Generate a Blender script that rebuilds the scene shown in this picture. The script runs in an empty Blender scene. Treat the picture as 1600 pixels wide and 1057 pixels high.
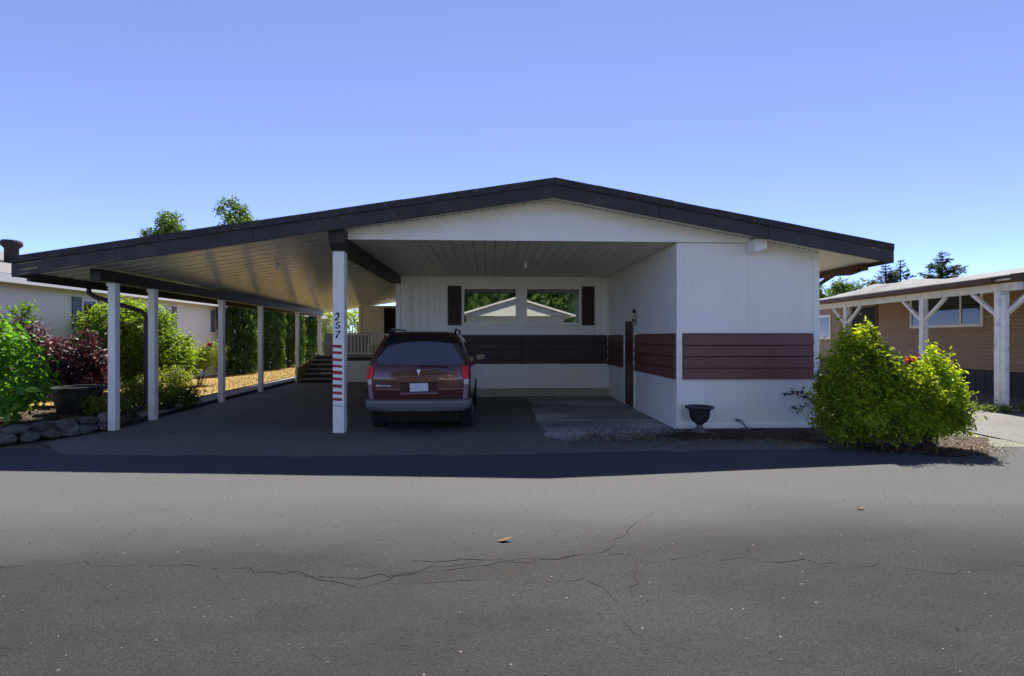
import bpy, bmesh, math, random
import numpy as np
from mathutils import Vector, Matrix
random.seed(7); RNG = np.random.default_rng(11)
SC = bpy.context.scene
COL = SC.collection
# ------------------------------------------------------------------ camera, sky, sun, exposure
YAW = math.radians(2.5); FPX = 800.0; EYE = 1.65
cam_d = bpy.data.cameras.new('camera'); cam = bpy.data.objects.new('camera', cam_d); COL.objects.link(cam)
cam_d.sensor_fit = 'HORIZONTAL'; cam_d.sensor_width = 36.0; cam_d.lens = 36.0 * FPX / 1600.0
cam_d.clip_start = 0.05; cam_d.clip_end = 2000
cam.location = (0, 0, EYE); cam.rotation_euler = (math.radians(90), 0, -YAW)
SC.camera = cam
TO_SUN = Vector((0.10, 0.60, 1.0)).normalized()
SUN_EL = math.asin(TO_SUN.z); SUN_AZ = math.atan2(TO_SUN.x, TO_SUN.y)
w = bpy.data.worlds.new('World'); SC.world = w; w.use_nodes = True
wn = w.node_tree.nodes; wl = w.node_tree.links
sky = wn.new('ShaderNodeTexSky'); sky.sky_type = 'NISHITA'; sky.sun_disc = False
sky.sun_elevation = SUN_EL; sky.sun_rotation = SUN_AZ
sky.altitude = 9000; sky.air_density = 1.0; sky.dust_density = 0.0; sky.ozone_density = 10.0
tint = wn.new('ShaderNodeMix'); tint.data_type = 'RGBA'; tint.blend_type = 'MULTIPLY'; tint.inputs[0].default_value = 1; tint.inputs[7].default_value = (1.14, 0.70, 0.56, 1)
wl.new(sky.outputs[0], tint.inputs[6]); wl.new(tint.outputs[2], wn['Background'].inputs[0]); wn['Background'].inputs[1].default_value = 0.15
sd = bpy.data.lights.new('sun', 'SUN'); sun = bpy.data.objects.new('sun', sd); COL.objects.link(sun)
sd.energy = 2.6; sd.angle = math.radians(0.53); sd.color = (1.0, 0.93, 0.82)
sun.rotation_euler = (-TO_SUN).to_track_quat('-Z', 'Y').to_euler(); sun.location = (0, 30, 40)
SC.view_settings.view_transform = 'Standard'; SC.view_settings.look = 'None'
SC.view_settings.gamma = 1.0; SC.view_settings.exposure = 2.22
SC.cycles.use_denoising = True
SC.cycles.max_bounces = 8; SC.cycles.transparent_max_bounces = 12
# ------------------------------------------------------------------ pixel -> place helpers (distance from ground / wall planes)
_s, _c = math.sin(YAW), math.cos(YAW)
def ray(x, y):
    a = (x - 800) / FPX; b = (528 - y) / FPX
    return Vector((_s + a * _c, _c - a * _s, b))
def G(x, y, z=0.0):
    v = ray(x, y); t = (z - EYE) / v.z; return Vector((v.x * t, v.y * t, z))
def PY(x, y, Y):
    v = ray(x, y); t = Y / v.y; return Vector((v.x * t, Y, EYE + v.z * t))
def PX(x, y, X):
    v = ray(x, y); t = X / v.x; return Vector((X, v.y * t, EYE + v.z * t))
# ------------------------------------------------------------------ materials
MATS = {}
def new_mat(name):
    m = bpy.data.materials.new(name); m.use_nodes = True; MATS[name] = m
    nt = m.node_tree; b = nt.nodes['Principled BSDF']; return m, nt, b
def ramp(nt, c0, c1, p0=0.0, p1=1.0):
    r = nt.nodes.new('ShaderNodeValToRGB'); e = r.color_ramp.elements
    e[0].position = p0; e[0].color = (*c0, 1); e[1].position = p1; e[1].color = (*c1, 1); return r
def surf(name, col, rough=0.6, var=0.12, scale=3.0, bump=0.15, bscale=60.0, metal=0.0, spec=0.5, rnd=0.06, dirt=None, dirt_amt=0.5, dirt_scale=2.0, coat=0.0):
    """plain procedural surface: base colour with soft noise, per-object tone, optional stains, fine relief"""
    m, nt, b = new_mat(name); N = nt.nodes; L = nt.links
    geo = N.new('ShaderNodeNewGeometry')
    n1 = N.new('ShaderNodeTexNoise'); n1.inputs['Scale'].default_value = scale; n1.inputs['Detail'].default_value = 6
    L.new(geo.outputs['Position'], n1.inputs['Vector'])
    lo = tuple(max(0, c * (1 - var)) for c in col); hi = tuple(min(1, c * (1 + var)) for c in col)
    r = ramp(nt, lo, hi, 0.3, 0.7); L.new(n1.outputs[0], r.inputs[0])
    out = r.outputs[0]
    if rnd:
        oi = N.new('ShaderNodeObjectInfo'); mp = N.new('ShaderNodeMapRange')
        mp.inputs[3].default_value = 1 - rnd; mp.inputs[4].default_value = 1 + rnd
        L.new(oi.outputs['Random'], mp.inputs[0])
        mx = N.new('ShaderNodeMix'); mx.data_type = 'RGBA'; mx.blend_type = 'MULTIPLY'; mx.inputs[0].default_value = 1
        L.new(out, mx.inputs[6]); L.new(mp.outputs[0], mx.inputs[7]); out = mx.outputs[2]
    if dirt:
        n2 = N.new('ShaderNodeTexNoise'); n2.inputs['Scale'].default_value = dirt_scale; n2.inputs['Detail'].default_value = 9; n2.inputs['Roughness'].default_value = 0.7
        L.new(geo.outputs['Position'], n2.inputs['Vector'])
        mp2 = N.new('ShaderNodeMapRange'); mp2.inputs[1].default_value = 0.5; mp2.inputs[2].default_value = 0.72; mp2.inputs[4].default_value = dirt_amt
        L.new(n2.outputs[0], mp2.inputs[0])
        mx2 = N.new('ShaderNodeMix'); mx2.data_type = 'RGBA'; L.new(mp2.outputs[0], mx2.inputs[0])
        L.new(out, mx2.inputs[6]); mx2.inputs[7].default_value = (*dirt, 1); out = mx2.outputs[2]
    L.new(out, b.inputs['Base Color'])
    b.inputs['Roughness'].default_value = rough; b.inputs['Metallic'].default_value = metal
    b.inputs['Specular IOR Level'].default_value = spec
    if coat: b.inputs['Coat Weight'].default_value = coat; b.inputs['Coat Roughness'].default_value = 0.06
    if bump:
        n3 = N.new('ShaderNodeTexNoise'); n3.inputs['Scale'].default_value = bscale; n3.inputs['Detail'].default_value = 5
        L.new(geo.outputs['Position'], n3.inputs['Vector'])
        bp = N.new('ShaderNodeBump'); bp.inputs['Strength'].default_value = bump; bp.inputs['Distance'].default_value = 0.01
        L.new(n3.outputs[0], bp.inputs['Height']); L.new(bp.outputs[0], b.inputs['Normal'])
    return m
def asphalt(name, c_lo, c_hi, stain, rough=0.85, stain_lo=0.52, tone_falloff=None):
    m, nt, b = new_mat(name); N = nt.nodes; L = nt.links
    geo = N.new('ShaderNodeNewGeometry')
    big = N.new('ShaderNodeTexNoise'); big.inputs['Scale'].default_value = 0.45; big.inputs['Detail'].default_value = 8; big.inputs['Roughness'].default_value = 0.6
    mp = N.new('ShaderNodeMapping'); mp.inputs['Scale'].default_value = (0.45, 1.0, 1.0)
    L.new(geo.outputs['Position'], mp.inputs[0]); L.new(mp.outputs[0], big.inputs['Vector'])
    r1 = ramp(nt, c_lo, c_hi, 0.35, 0.65); L.new(big.outputs[0], r1.inputs[0])
    st = N.new('ShaderNodeTexNoise'); st.inputs['Scale'].default_value = 1.3; st.inputs['Detail'].default_value = 10; st.inputs['Roughness'].default_value = 0.72
    L.new(mp.outputs[0], st.inputs['Vector'])
    mr = N.new('ShaderNodeMapRange'); mr.inputs[1].default_value = stain_lo; mr.inputs[2].default_value = 0.70; mr.inputs[4].default_value = 0.85
    L.new(st.outputs[0], mr.inputs[0])
    mx = N.new('ShaderNodeMix'); mx.data_type = 'RGBA'; L.new(mr.outputs[0], mx.inputs[0]); L.new(r1.outputs[0], mx.inputs[6]); mx.inputs[7].default_value = (*stain, 1)
    # aggregate: fine stones of different tone
    vo = N.new('ShaderNodeTexVoronoi'); vo.inputs['Scale'].default_value = 95.0; L.new(geo.outputs['Position'], vo.inputs['Vector'])
    sp = N.new('ShaderNodeSeparateColor'); L.new(vo.outputs['Color'], sp.inputs[0])
    ag = ramp(nt, (0.55, 0.55, 0.55), (1.5, 1.48, 1.44), 0.1, 0.95); L.new(sp.outputs[0], ag.inputs[0])
    m2 = N.new('ShaderNodeMix'); m2.data_type = 'RGBA'; m2.blend_type = 'MULTIPLY'; m2.inputs[0].default_value = 0.75
    L.new(mx.outputs[2], m2.inputs[6]); L.new(ag.outputs[0], m2.inputs[7])
    vo2 = N.new('ShaderNodeTexVoronoi'); vo2.inputs['Scale'].default_value = 17.0; L.new(geo.outputs['Position'], vo2.inputs['Vector'])
    lt = N.new('ShaderNodeMath'); lt.operation = 'LESS_THAN'; lt.inputs[1].default_value = 0.13; L.new(vo2.outputs['Distance'], lt.inputs[0])
    s2 = N.new('ShaderNodeSeparateColor'); L.new(vo2.outputs['Color'], s2.inputs[0])
    g2 = N.new('ShaderNodeMath'); g2.operation = 'GREATER_THAN'; g2.inputs[1].default_value = 0.88; L.new(s2.outputs[1], g2.inputs[0])
    mm = N.new('ShaderNodeMath'); mm.operation = 'MULTIPLY'; L.new(lt.outputs[0], mm.inputs[0]); L.new(g2.outputs[0], mm.inputs[1])
    cc = ramp(nt, (0.012, 0.011, 0.010), (0.12, 0.115, 0.105), 0.45, 0.9); L.new(s2.outputs[2], cc.inputs[0])
    m3 = N.new('ShaderNodeMix'); m3.data_type = 'RGBA'; L.new(mm.outputs[0], m3.inputs[0]); L.new(m2.outputs[2], m3.inputs[6]); L.new(cc.outputs[0], m3.inputs[7])
    out = m3.outputs[2]
    if tone_falloff:   # pale ragged road edge by world Y; darkening towards the camera painted in
        y0, y1, y2, y3, dc = tone_falloff
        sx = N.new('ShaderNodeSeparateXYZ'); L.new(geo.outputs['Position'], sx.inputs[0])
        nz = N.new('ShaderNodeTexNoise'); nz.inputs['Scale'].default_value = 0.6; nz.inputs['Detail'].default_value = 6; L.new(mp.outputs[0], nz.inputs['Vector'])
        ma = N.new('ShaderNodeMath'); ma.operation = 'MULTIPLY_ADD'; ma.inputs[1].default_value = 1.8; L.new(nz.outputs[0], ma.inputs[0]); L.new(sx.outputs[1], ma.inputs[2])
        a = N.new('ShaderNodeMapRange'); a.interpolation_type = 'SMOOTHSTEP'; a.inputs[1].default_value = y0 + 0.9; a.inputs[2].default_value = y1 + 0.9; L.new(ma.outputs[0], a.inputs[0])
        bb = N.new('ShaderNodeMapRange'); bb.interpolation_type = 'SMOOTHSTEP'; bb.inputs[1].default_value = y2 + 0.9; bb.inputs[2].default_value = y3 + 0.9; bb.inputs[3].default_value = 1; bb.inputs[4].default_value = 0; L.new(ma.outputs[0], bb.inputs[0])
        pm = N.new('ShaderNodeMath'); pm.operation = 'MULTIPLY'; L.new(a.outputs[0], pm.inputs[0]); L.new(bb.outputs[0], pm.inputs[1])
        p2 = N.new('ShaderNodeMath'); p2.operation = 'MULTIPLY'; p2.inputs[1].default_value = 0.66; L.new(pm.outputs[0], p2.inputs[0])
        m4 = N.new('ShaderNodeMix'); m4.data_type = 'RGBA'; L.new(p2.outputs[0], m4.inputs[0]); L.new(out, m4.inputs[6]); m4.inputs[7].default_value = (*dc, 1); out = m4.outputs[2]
    L.new(out, b.inputs['Base Color']); b.inputs['Roughness'].default_value = rough; b.inputs['Specular IOR Level'].default_value = 0.3
    n3 = N.new('ShaderNodeTexNoise'); n3.inputs['Scale'].default_value = 70; n3.inputs['Detail'].default_value = 6; L.new(geo.outputs['Position'], n3.inputs['Vector'])
    ad = N.new('ShaderNodeMath'); ad.operation = 'MULTIPLY_ADD'; ad.inputs[1].default_value = -0.6; L.new(vo.outputs['Distance'], ad.inputs[0]); L.new(n3.outputs[0], ad.inputs[2])
    bp = N.new('ShaderNodeBump'); bp.inputs['Strength'].default_value = 0.55; bp.inputs['Distance'].default_value = 0.012
    L.new(ad.outputs[0], bp.inputs['Height']); L.new(bp.outputs[0], b.inputs['Normal'])
    return m
def leafmat(name, dark, light, trans=0.35, tint=None, rough=0.5):
    m, nt, b = new_mat(name); N = nt.nodes; L = nt.links
    geo = N.new('ShaderNodeNewGeometry')
    r = ramp(nt, dark, light, 0.0, 1.0); L.new(geo.outputs['Random Per Island'], r.inputs[0])
    n = N.new('ShaderNodeTexNoise'); n.inputs['Scale'].default_value = 2.2; n.inputs['Detail'].default_value = 3; L.new(geo.outputs['Position'], n.inputs['Vector'])
    mr = N.new('ShaderNodeMapRange'); mr.inputs[1].default_value = 0.35; mr.inputs[2].default_value = 0.65; mr.inputs[3].default_value = 0.7; mr.inputs[4].default_value = 1.3; L.new(n.outputs[0], mr.inputs[0])
    mx = N.new('ShaderNodeMix'); mx.data_type = 'RGBA'; mx.blend_type = 'MULTIPLY'; mx.inputs[0].default_value = 1; L.new(r.outputs[0], mx.inputs[6]); L.new(mr.outputs[0], mx.inputs[7])
    L.new(mx.outputs[2], b.inputs['Base Color']); b.inputs['Roughness'].default_value = rough; b.inputs['Specular IOR Level'].default_value = 0.35
    t = N.new('ShaderNodeBsdfTranslucent')
    tm = N.new('ShaderNodeMix'); tm.data_type = 'RGBA'; tm.blend_type = 'MULTIPLY'; tm.inputs[0].default_value = 1; L.new(mx.outputs[2], tm.inputs[6])
    tm.inputs[7].default_value = (*(tint or (1.9, 1.7, 0.6)), 1); L.new(tm.outputs[2], t.inputs[0])
    ms = N.new('ShaderNodeMixShader'); ms.inputs[0].default_value = trans
    L.new(b.outputs[0], ms.inputs[1]); L.new(t.outputs[0], ms.inputs[2]); L.new(ms.outputs[0], N['Material Output'].inputs[0])
    return m
def glass(name, refl=0.22, tint=(0.75, 0.8, 0.8)):
    m, nt, b = new_mat(name); N = nt.nodes; L = nt.links; N.remove(b)
    tr = N.new('ShaderNodeBsdfTransparent'); tr.inputs[0].default_value = (*tint, 1)
    gl = N.new('ShaderNodeBsdfGlossy'); gl.inputs['Roughness'].default_value = 0.015; gl.inputs[0].default_value = (0.95, 0.97, 0.97, 1)
    fr = N.new('ShaderNodeFresnel'); fr.inputs[0].default_value = 1.5
    ad = N.new('ShaderNodeMath'); ad.operation = 'ADD'; ad.use_clamp = True; ad.inputs[1].default_value = refl; L.new(fr.outputs[0], ad.inputs[0])
    ms = N.new('ShaderNodeMixShader'); L.new(ad.outputs[0], ms.inputs[0]); L.new(tr.outputs[0], ms.inputs[1]); L.new(gl.outputs[0], ms.inputs[2])
    L.new(ms.outputs[0], N['Material Output'].inputs[0]); return m
white = surf('white_paint', (0.90, 0.87, 0.76), 0.55, 0.03, 1.5, 0.06, 90, rnd=0.015, dirt=(0.55, 0.54, 0.48), dirt_amt=0.10, dirt_scale=1.6)
cream = surf('cream_paint', (0.87, 0.83, 0.69), 0.55, 0.04, 2, 0.06, 90, rnd=0.03, dirt=(0.5, 0.47, 0.38), dirt_amt=0.15, dirt_scale=2)
pan = surf('enamelled_ceiling_metal', (0.74, 0.74, 0.70), 0.2, 0.05, 1.2, 0.05, 3.0, rnd=0.04, spec=0.6)
trimw = surf('white_trim', (0.89, 0.86, 0.76), 0.5, 0.03, 3, 0.05, 80, rnd=0.01)
postw = surf('post_paint', (0.88, 0.85, 0.75), 0.5, 0.04, 4, 0.08, 50, rnd=0.02, dirt=(0.42, 0.40, 0.34), dirt_amt=0.22, dirt_scale=5)
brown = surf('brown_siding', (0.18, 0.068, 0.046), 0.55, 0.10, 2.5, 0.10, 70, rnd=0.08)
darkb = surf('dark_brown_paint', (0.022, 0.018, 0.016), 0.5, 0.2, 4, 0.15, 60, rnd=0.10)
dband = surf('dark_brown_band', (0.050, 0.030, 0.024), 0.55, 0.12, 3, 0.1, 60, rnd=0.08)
fascia = surf('charcoal_fascia', (0.030, 0.025, 0.022), 0.6, 0.2, 3, 0.2, 50, rnd=0.12, dirt=(0.16, 0.13, 0.10), dirt_amt=0.25, dirt_scale=4)
shing = surf('asphalt_shingle', (0.045, 0.043, 0.042), 0.9, 0.35, 9, 0.6, 120, rnd=0.1)
doorm = surf('red_brown_door', (0.10, 0.025, 0.014), 0.45, 0.15, 5, 0.1, 40)
black = surf('black_paint', (0.012, 0.012, 0.012), 0.6, 0.2, 6, 0.1, 60, spec=0.15)
red = surf('red_stripe_paint', (0.36, 0.03, 0.045), 0.6, 0.25, 30, 0.1, 60, rnd=0.3)
concrete = surf('concrete', (0.26, 0.25, 0.22), 0.85, 0.2, 4, 0.3, 60, dirt=(0.10, 0.10, 0.08), dirt_amt=0.5, dirt_scale=2)
foundation = surf('foundation_concrete', (0.36, 0.34, 0.26), 0.85, 0.12, 4, 0.3, 60, dirt=(0.15, 0.16, 0.11), dirt_amt=0.5, dirt_scale=3)
wood = surf('weathered_deck_wood', (0.30, 0.25, 0.18), 0.75, 0.2, 8, 0.2, 40, rnd=0.15)
woody = surf('yellowed_wood_panel', (0.36, 0.25, 0.09), 0.7, 0.2, 6, 0.15, 40)
greyp = surf('grey_fence_paint', (0.26, 0.25, 0.23), 0.7, 0.1, 4, 0.1, 40)
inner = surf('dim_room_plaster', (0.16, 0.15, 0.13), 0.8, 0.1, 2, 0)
curtain = surf('pale_curtain', (0.55, 0.55, 0.50), 0.9, 0.08, 5, 0.1, 30)
pane = glass('window_glass', 0.14)
tan = surf('tan_siding', (0.36, 0.225, 0.10), 0.6, 0.06, 2, 0.08, 60, rnd=0.07)
skirt = surf('dark_skirting', (0.035, 0.026, 0.022), 0.7, 0.2, 5, 0.2, 50, rnd=0.3)
gutterb = surf('brown_gutter', (0.11, 0.060, 0.034), 0.55, 0.15, 5, 0.1, 40, spec=0.2)
peel = surf('peeling_white_paint', (0.82, 0.80, 0.74), 0.65, 0.05, 5, 0.25, 40, rnd=0.03, dirt=(0.22, 0.18, 0.13), dirt_amt=0.5, dirt_scale=7)
memb = surf('pale_roof_membrane', (0.20, 0.205, 0.21), 0.9, 0.1, 2, 0.2, 20, dirt=(0.05, 0.05, 0.05), dirt_amt=0.8, dirt_scale=2, spec=0.1)
greyshing = surf('grey_shingle', (0.13, 0.13, 0.135), 0.9, 0.2, 10, 0.5, 90)
bluesh = surf('blue_grey_shutter', (0.13, 0.16, 0.20), 0.6, 0.1, 4, 0.1, 40)
potm = surf('charcoal_urn', (0.022, 0.024, 0.025), 0.55, 0.2, 8, 0.2, 60, dirt=(0.10, 0.09, 0.08), dirt_amt=0.35, dirt_scale=9)
stonem = surf('field_stone', (0.11, 0.105, 0.092), 0.9, 0.3, 9, 0.6, 35, rnd=0.35, dirt=(0.06, 0.075, 0.04), dirt_amt=0.6, dirt_scale=6)
soil = surf('dark_soil', (0.040, 0.027, 0.017), 0.95, 0.4, 9, 1.0, 40, rnd=0)
drygrass = surf('dry_lawn', (0.24, 0.155, 0.04), 0.95, 0.25, 3, 0.8, 60, rnd=0, dirt=(0.13, 0.15, 0.04), dirt_amt=0.6, dirt_scale=0.8)
earth = surf('far_ground', (0.14, 0.13, 0.07), 0.95, 0.3, 0.3, 0.4, 10, rnd=0)
bark = surf('bark', (0.085, 0.06, 0.04), 0.9, 0.3, 14, 0.8, 40)
m_road = asphalt('road_asphalt', (0.0110, 0.0114, 0.0122), (0.0225, 0.0232, 0.0246), (0.0062, 0.0058, 0.0052), stain_lo=0.47, tone_falloff=(3.6, 5.4, 9.5, 10.0, (0.088, 0.0905, 0.096)))
m_drive = asphalt('driveway_asphalt', (0.110, 0.117, 0.092), (0.160, 0.168, 0.134), (0.27, 0.275, 0.23), stain_lo=0.58, rough=0.75)
m_patch = asphalt('old_patch_asphalt', (0.11, 0.115, 0.10), (0.46, 0.46, 0.42), (0.70, 0.69, 0.64), stain_lo=0.5, rough=0.8)
m_side = asphalt('neighbour_driveway', (0.11, 0.109, 0.106), (0.16, 0.158, 0.152), (0.08, 0.078, 0.07))
crackm = surf('crack_fill', (0.011, 0.010, 0.009), 0.95, 0.3, 20, 0.5, 60)
# ------------------------------------------------------------------ mesh helpers
ORG = {}
class MB:
    def __init__(s): s.v = []; s.f = []
    def add(s, vs, fs):
        o = len(s.v); s.v += [tuple(p) for p in vs]; s.f += [tuple(i + o for i in f) for f in fs]; return s
    def hexa(s, p):   # 8 points: bottom ring 0-3, top ring 4-7
        return s.add(p, [(3, 2, 1, 0), (4, 5, 6, 7), (0, 1, 5, 4), (1, 2, 6, 5), (2, 3, 7, 6), (3, 0, 4, 7)])
    def box(s, x0, x1, y0, y1, z0, z1):
        return s.hexa([(x0, y0, z0), (x1, y0, z0), (x1, y1, z0), (x0, y1, z0), (x0, y0, z1), (x1, y0, z1), (x1, y1, z1), (x0, y1, z1)])
    def prism(s, poly, vec):
        n = len(poly); vec = Vector(vec); P = [Vector(p) for p in poly]
        return s.add(P + [p + vec for p in P], [tuple(range(n))[::-1], tuple(range(n, 2 * n))] + [(i, (i + 1) % n, (i + 1) % n + n, i + n) for i in range(n)])
    def beam(s, a, b, w, h, up=(0, 0, 1)):
        a = Vector(a); b = Vector(b); d = (b - a).normalized(); r = d.cross(Vector(up)).normalized() * (w / 2); u = r.cross(d).normalized() * (h / 2)
        return s.hexa([a - r - u, a + r - u, b + r - u, b - r - u, a - r + u, a + r + u, b + r + u, b - r + u])
    def tube(s, pts, r, n=8):
        pts = [Vector(p) for p in pts]; rr = r if isinstance(r, (list, tuple)) else [r] * len(pts)
        vs = []; fs = []; up = Vector((0.13, 0.27, 0.95))
        for i, p in enumerate(pts):
            d = (pts[min(i + 1, len(pts) - 1)] - pts[max(i - 1, 0)]).normalized()
            a = d.cross(up);  a = (a if a.length > 1e-3 else d.cross(Vector((1, 0, 0)))).normalized(); b = d.cross(a)
            vs += [p + (a * math.cos(2 * math.pi * k / n) + b * math.sin(2 * math.pi * k / n)) * rr[i] for k in range(n)]
        for i in range(len(pts) - 1):
            fs += [(i * n + k, i * n + (k + 1) % n, (i + 1) * n + (k + 1) % n, (i + 1) * n + k) for k in range(n)]
        fs += [tuple(range(n))[::-1], tuple((len(pts) - 1) * n + k for k in range(n))]
        return s.add(vs, fs)
    def lathe(s, prof, n=24, c=(0, 0, 0), axis='z'):
        vs = []; fs = []
        for r, z in prof:
            for k in range(n):
                a = 2 * math.pi * k / n
                q = (r * math.cos(a), r * math.sin(a), z) if axis == 'z' else (z, r * math.cos(a), r * math.sin(a))
                vs.append((c[0] + q[0], c[1] + q[1], c[2] + q[2]))
        for i in range(len(prof) - 1):
            fs += [(i * n + k, i * n + (k + 1) % n, (i + 1) * n + (k + 1) % n, (i + 1) * n + k) for k in range(n)]
        fs += [tuple(range(n))[::-1], tuple((len(prof) - 1) * n + k for k in range(n))]
        return s.add(vs, fs)
    def mesh(s, name, mat, off=Vector((0, 0, 0)), smooth=False):
        me = bpy.data.meshes.new(name)
        me.from_pydata([(x - off.x, y - off.y, z - off.z) for x, y, z in s.v], [], s.f); me.update()
        bm = bmesh.new(); bm.from_mesh(me); bmesh.ops.recalc_face_normals(bm, faces=bm.faces); bm.to_mesh(me); bm.free()
        me.materials.append(mat)
        if smooth:
            me.polygons.foreach_set('use_smooth', [True] * len(me.polygons))
            me.set_sharp_from_angle(angle=math.radians(40))
        return me
    def build(s, name, mat, parent=None, smooth=False, bevel=0.0, loc=None):
        off = ORG.get(parent.name, Vector((0, 0, 0))) if parent else (Vector(loc) if loc is not None else Vector((0, 0, 0)))
        o = bpy.data.objects.new(name, s.mesh(name, mat, off, smooth)); COL.objects.link(o)
        if parent: o.parent = parent; ORG[o.name] = off
        else: o.location = off; ORG[o.name] = off
        if bevel:
            b = o.modifiers.new('bevel', 'BEVEL'); b.width = bevel; b.segments = 2; b.limit_method = 'ANGLE'
        return o
def piece(name, me, parent, loc, rot=(0, 0, 0), sc=(1, 1, 1)):
    o = bpy.data.objects.new(name, me); COL.objects.link(o); o.parent = parent
    o.location = Vector(loc) - ORG.get(parent.name, Vector((0, 0, 0))); o.rotation_euler = rot; o.scale = sc
    return o
def tag(o, label=None, cat=None, group=None, kind=None):
    if label: o['label'] = label
    if cat: o['category'] = cat
    if group: o['group'] = group
    if kind: o['kind'] = kind
    return o
def thing(name, loc, label, cat, group=None, rot=0.0, local=False):
    o = bpy.data.objects.new(name, None); COL.objects.link(o); o.location = loc; o.rotation_euler = (0, 0, rot)
    ORG[o.name] = Vector((0, 0, 0)) if local else Vector(loc); o.empty_display_size = 0.2
    return tag(o, label, cat, group)
def B(*a): return MB().box(*a)
def sheet(name, poly, z, mat, parent=None, kind='structure', sub=0):
    me = bpy.data.meshes.new(name); bm = bmesh.new()
    vs = [bm.verts.new((p[0], p[1], z)) for p in poly]; f = bm.faces.new(vs)
    bmesh.ops.triangulate(bm, faces=[f]); bmesh.ops.recalc_face_normals(bm, faces=bm.faces)
    for fc in bm.faces:
        if fc.normal.z < 0: fc.normal_flip()
    bm.to_mesh(me); bm.free(); me.materials.append(mat)
    o = bpy.data.objects.new(name, me); COL.objects.link(o)
    if parent: o.parent = parent
    elif kind: o['kind'] = kind
    return o
def wobble(poly, amp, step, seed=1, closed=True):
    r = random.Random(seed); out = []
    for i in range(len(poly) if closed else len(poly) - 1):
        a = Vector(poly[i][:2]); b = Vector(poly[(i + 1) % len(poly)][:2]); n = max(1, int((b - a).length / step))
        for k in range(n):
            p = a.lerp(b, k / n); out.append((p.x + r.uniform(-amp, amp), p.y + r.uniform(-amp, amp)))
    return out
# ------------------------------------------------------------------ ground, road, paths
sheet('ground', [(-500, -300), (500, -300), (500, 900), (-500, 900)], -0.03, earth)
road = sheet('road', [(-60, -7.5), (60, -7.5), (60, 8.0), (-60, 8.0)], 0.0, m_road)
drive_poly = wobble([(-7.0, 8.35), (-6.0, 7.5), (-2, 7.2), (2.0, 7.3), (5.8, 7.45), (8.3, 7.35), (8.3, 9.0), (6.0, 9.2)], 0.05, 0.35, 3, False)
drive = sheet('driveway', drive_poly + [(6.0, 14.5), (-2.5, 14.5), (-2.5, 24), (-7.3, 24), (-7.15, 19.5), (-6.95, 13.5), (-6.75, 9.6)], 0.004, m_drive)
patch = sheet('asphalt_patch', wobble([G(826, 622)[:2], G(838, 650)[:2], G(852, 680)[:2], G(880, 690)[:2], G(1000, 688)[:2], (3.36, 9.0), (3.36, 14.3), G(900, 620)[:2]], 0.06, 0.3, 8), 0.008, m_patch)
sheet('side_driveway', [(8.3, 7.0), (60, 7.0), (60, 30), (11.0, 30), (10.0, 16), (9.2, 11), (8.45, 9.2)], 0.004, m_side)
sheet('walkway', [(-7.02, 9.95), (-7.2, 13.5), (-7.4, 19.5), (-7.5, 24), (-8.35, 24), (-8.2, 19.5), (-7.95, 13.5), (-7.8, 10.2)], 0.006, concrete)
lawn = sheet('lawn', [(-7.95, 10.8), (-8.1, 13.5), (-8.35, 19.5), (-8.5, 60), (-40, 60), (-40, 10.8)], 0.012, drygrass)
kerb = MB()
for (a, b) in (((-6.85, 9.75), (-7.08, 13.5)), ((-7.08, 13.5), (-7.3, 19.4))):
    kerb.beam((*a, 0.03), (*b, 0.03), 0.09, 0.09)
tag(kerb.build('kerb_edging', darkb), kind='structure')
# cracks in the road, each a ragged ribbon
def crack(pts, wd, seed):
    r = random.Random(seed); P = [G(x, y) for x, y in pts]; Q = []
    for a, b in zip(P, P[1:]):
        n = max(2, int((b - a).length / 0.09))
        for k in range(n): Q.append(a.lerp(b, k / n) + Vector((r.gauss(0, .03), r.gauss(0, .03), 0)))
    Q.append(P[-1]); vs = []; fs = []
    for i, q in enumerate(Q):
        d = (Q[min(i + 1, len(Q) - 1)] - Q[max(0, i - 1)]).normalized(); nrm = Vector((-d.y, d.x, 0)); h = wd * .65 * r.uniform(0.1, 1.0) * (0.2 + 0.8 * math.sin(math.pi * (i + .5) / len(Q)) ** .5)
        vs += [q + nrm * h * .5 + Vector((0, 0, .003)), q - nrm * h * .5 + Vector((0, 0, .003))]
        if i and r.random() > .07: fs.append((2 * i - 2, 2 * i - 1, 2 * i + 1, 2 * i))
    MB().add(vs, fs).build('crack', crackm, road)
crack([(-40, 882), (120, 884), (250, 885), (350, 886), (440, 893), (530, 903), (590, 900), (690, 892), (800, 877), (900, 871), (945, 855), (990, 825), (1020, 800)], 0.018, 1)
crack([(430, 890), (490, 898), (540, 912), (600, 905), (700, 885), (760, 878)], 0.016, 2)
crack([(640, 880), (700, 876), (780, 872), (850, 872), (905, 868)], 0.022, 3)
crack([(820, 912), (870, 910), (915, 898), (930, 915), (955, 935), (975, 968), (1000, 992), (1018, 1030)], 0.014, 4)
crack([(900, 872), (940, 862), (985, 868), (1000, 890), (990, 925), (985, 935)], 0.011, 5)
crack([(1000, 880), (1100, 872), (1250, 876), (1400, 888), (1520, 890), (1640, 882)], 0.016, 6)
crack([(640, 911), (720, 908), (790, 905)], 0.012, 7)
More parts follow.
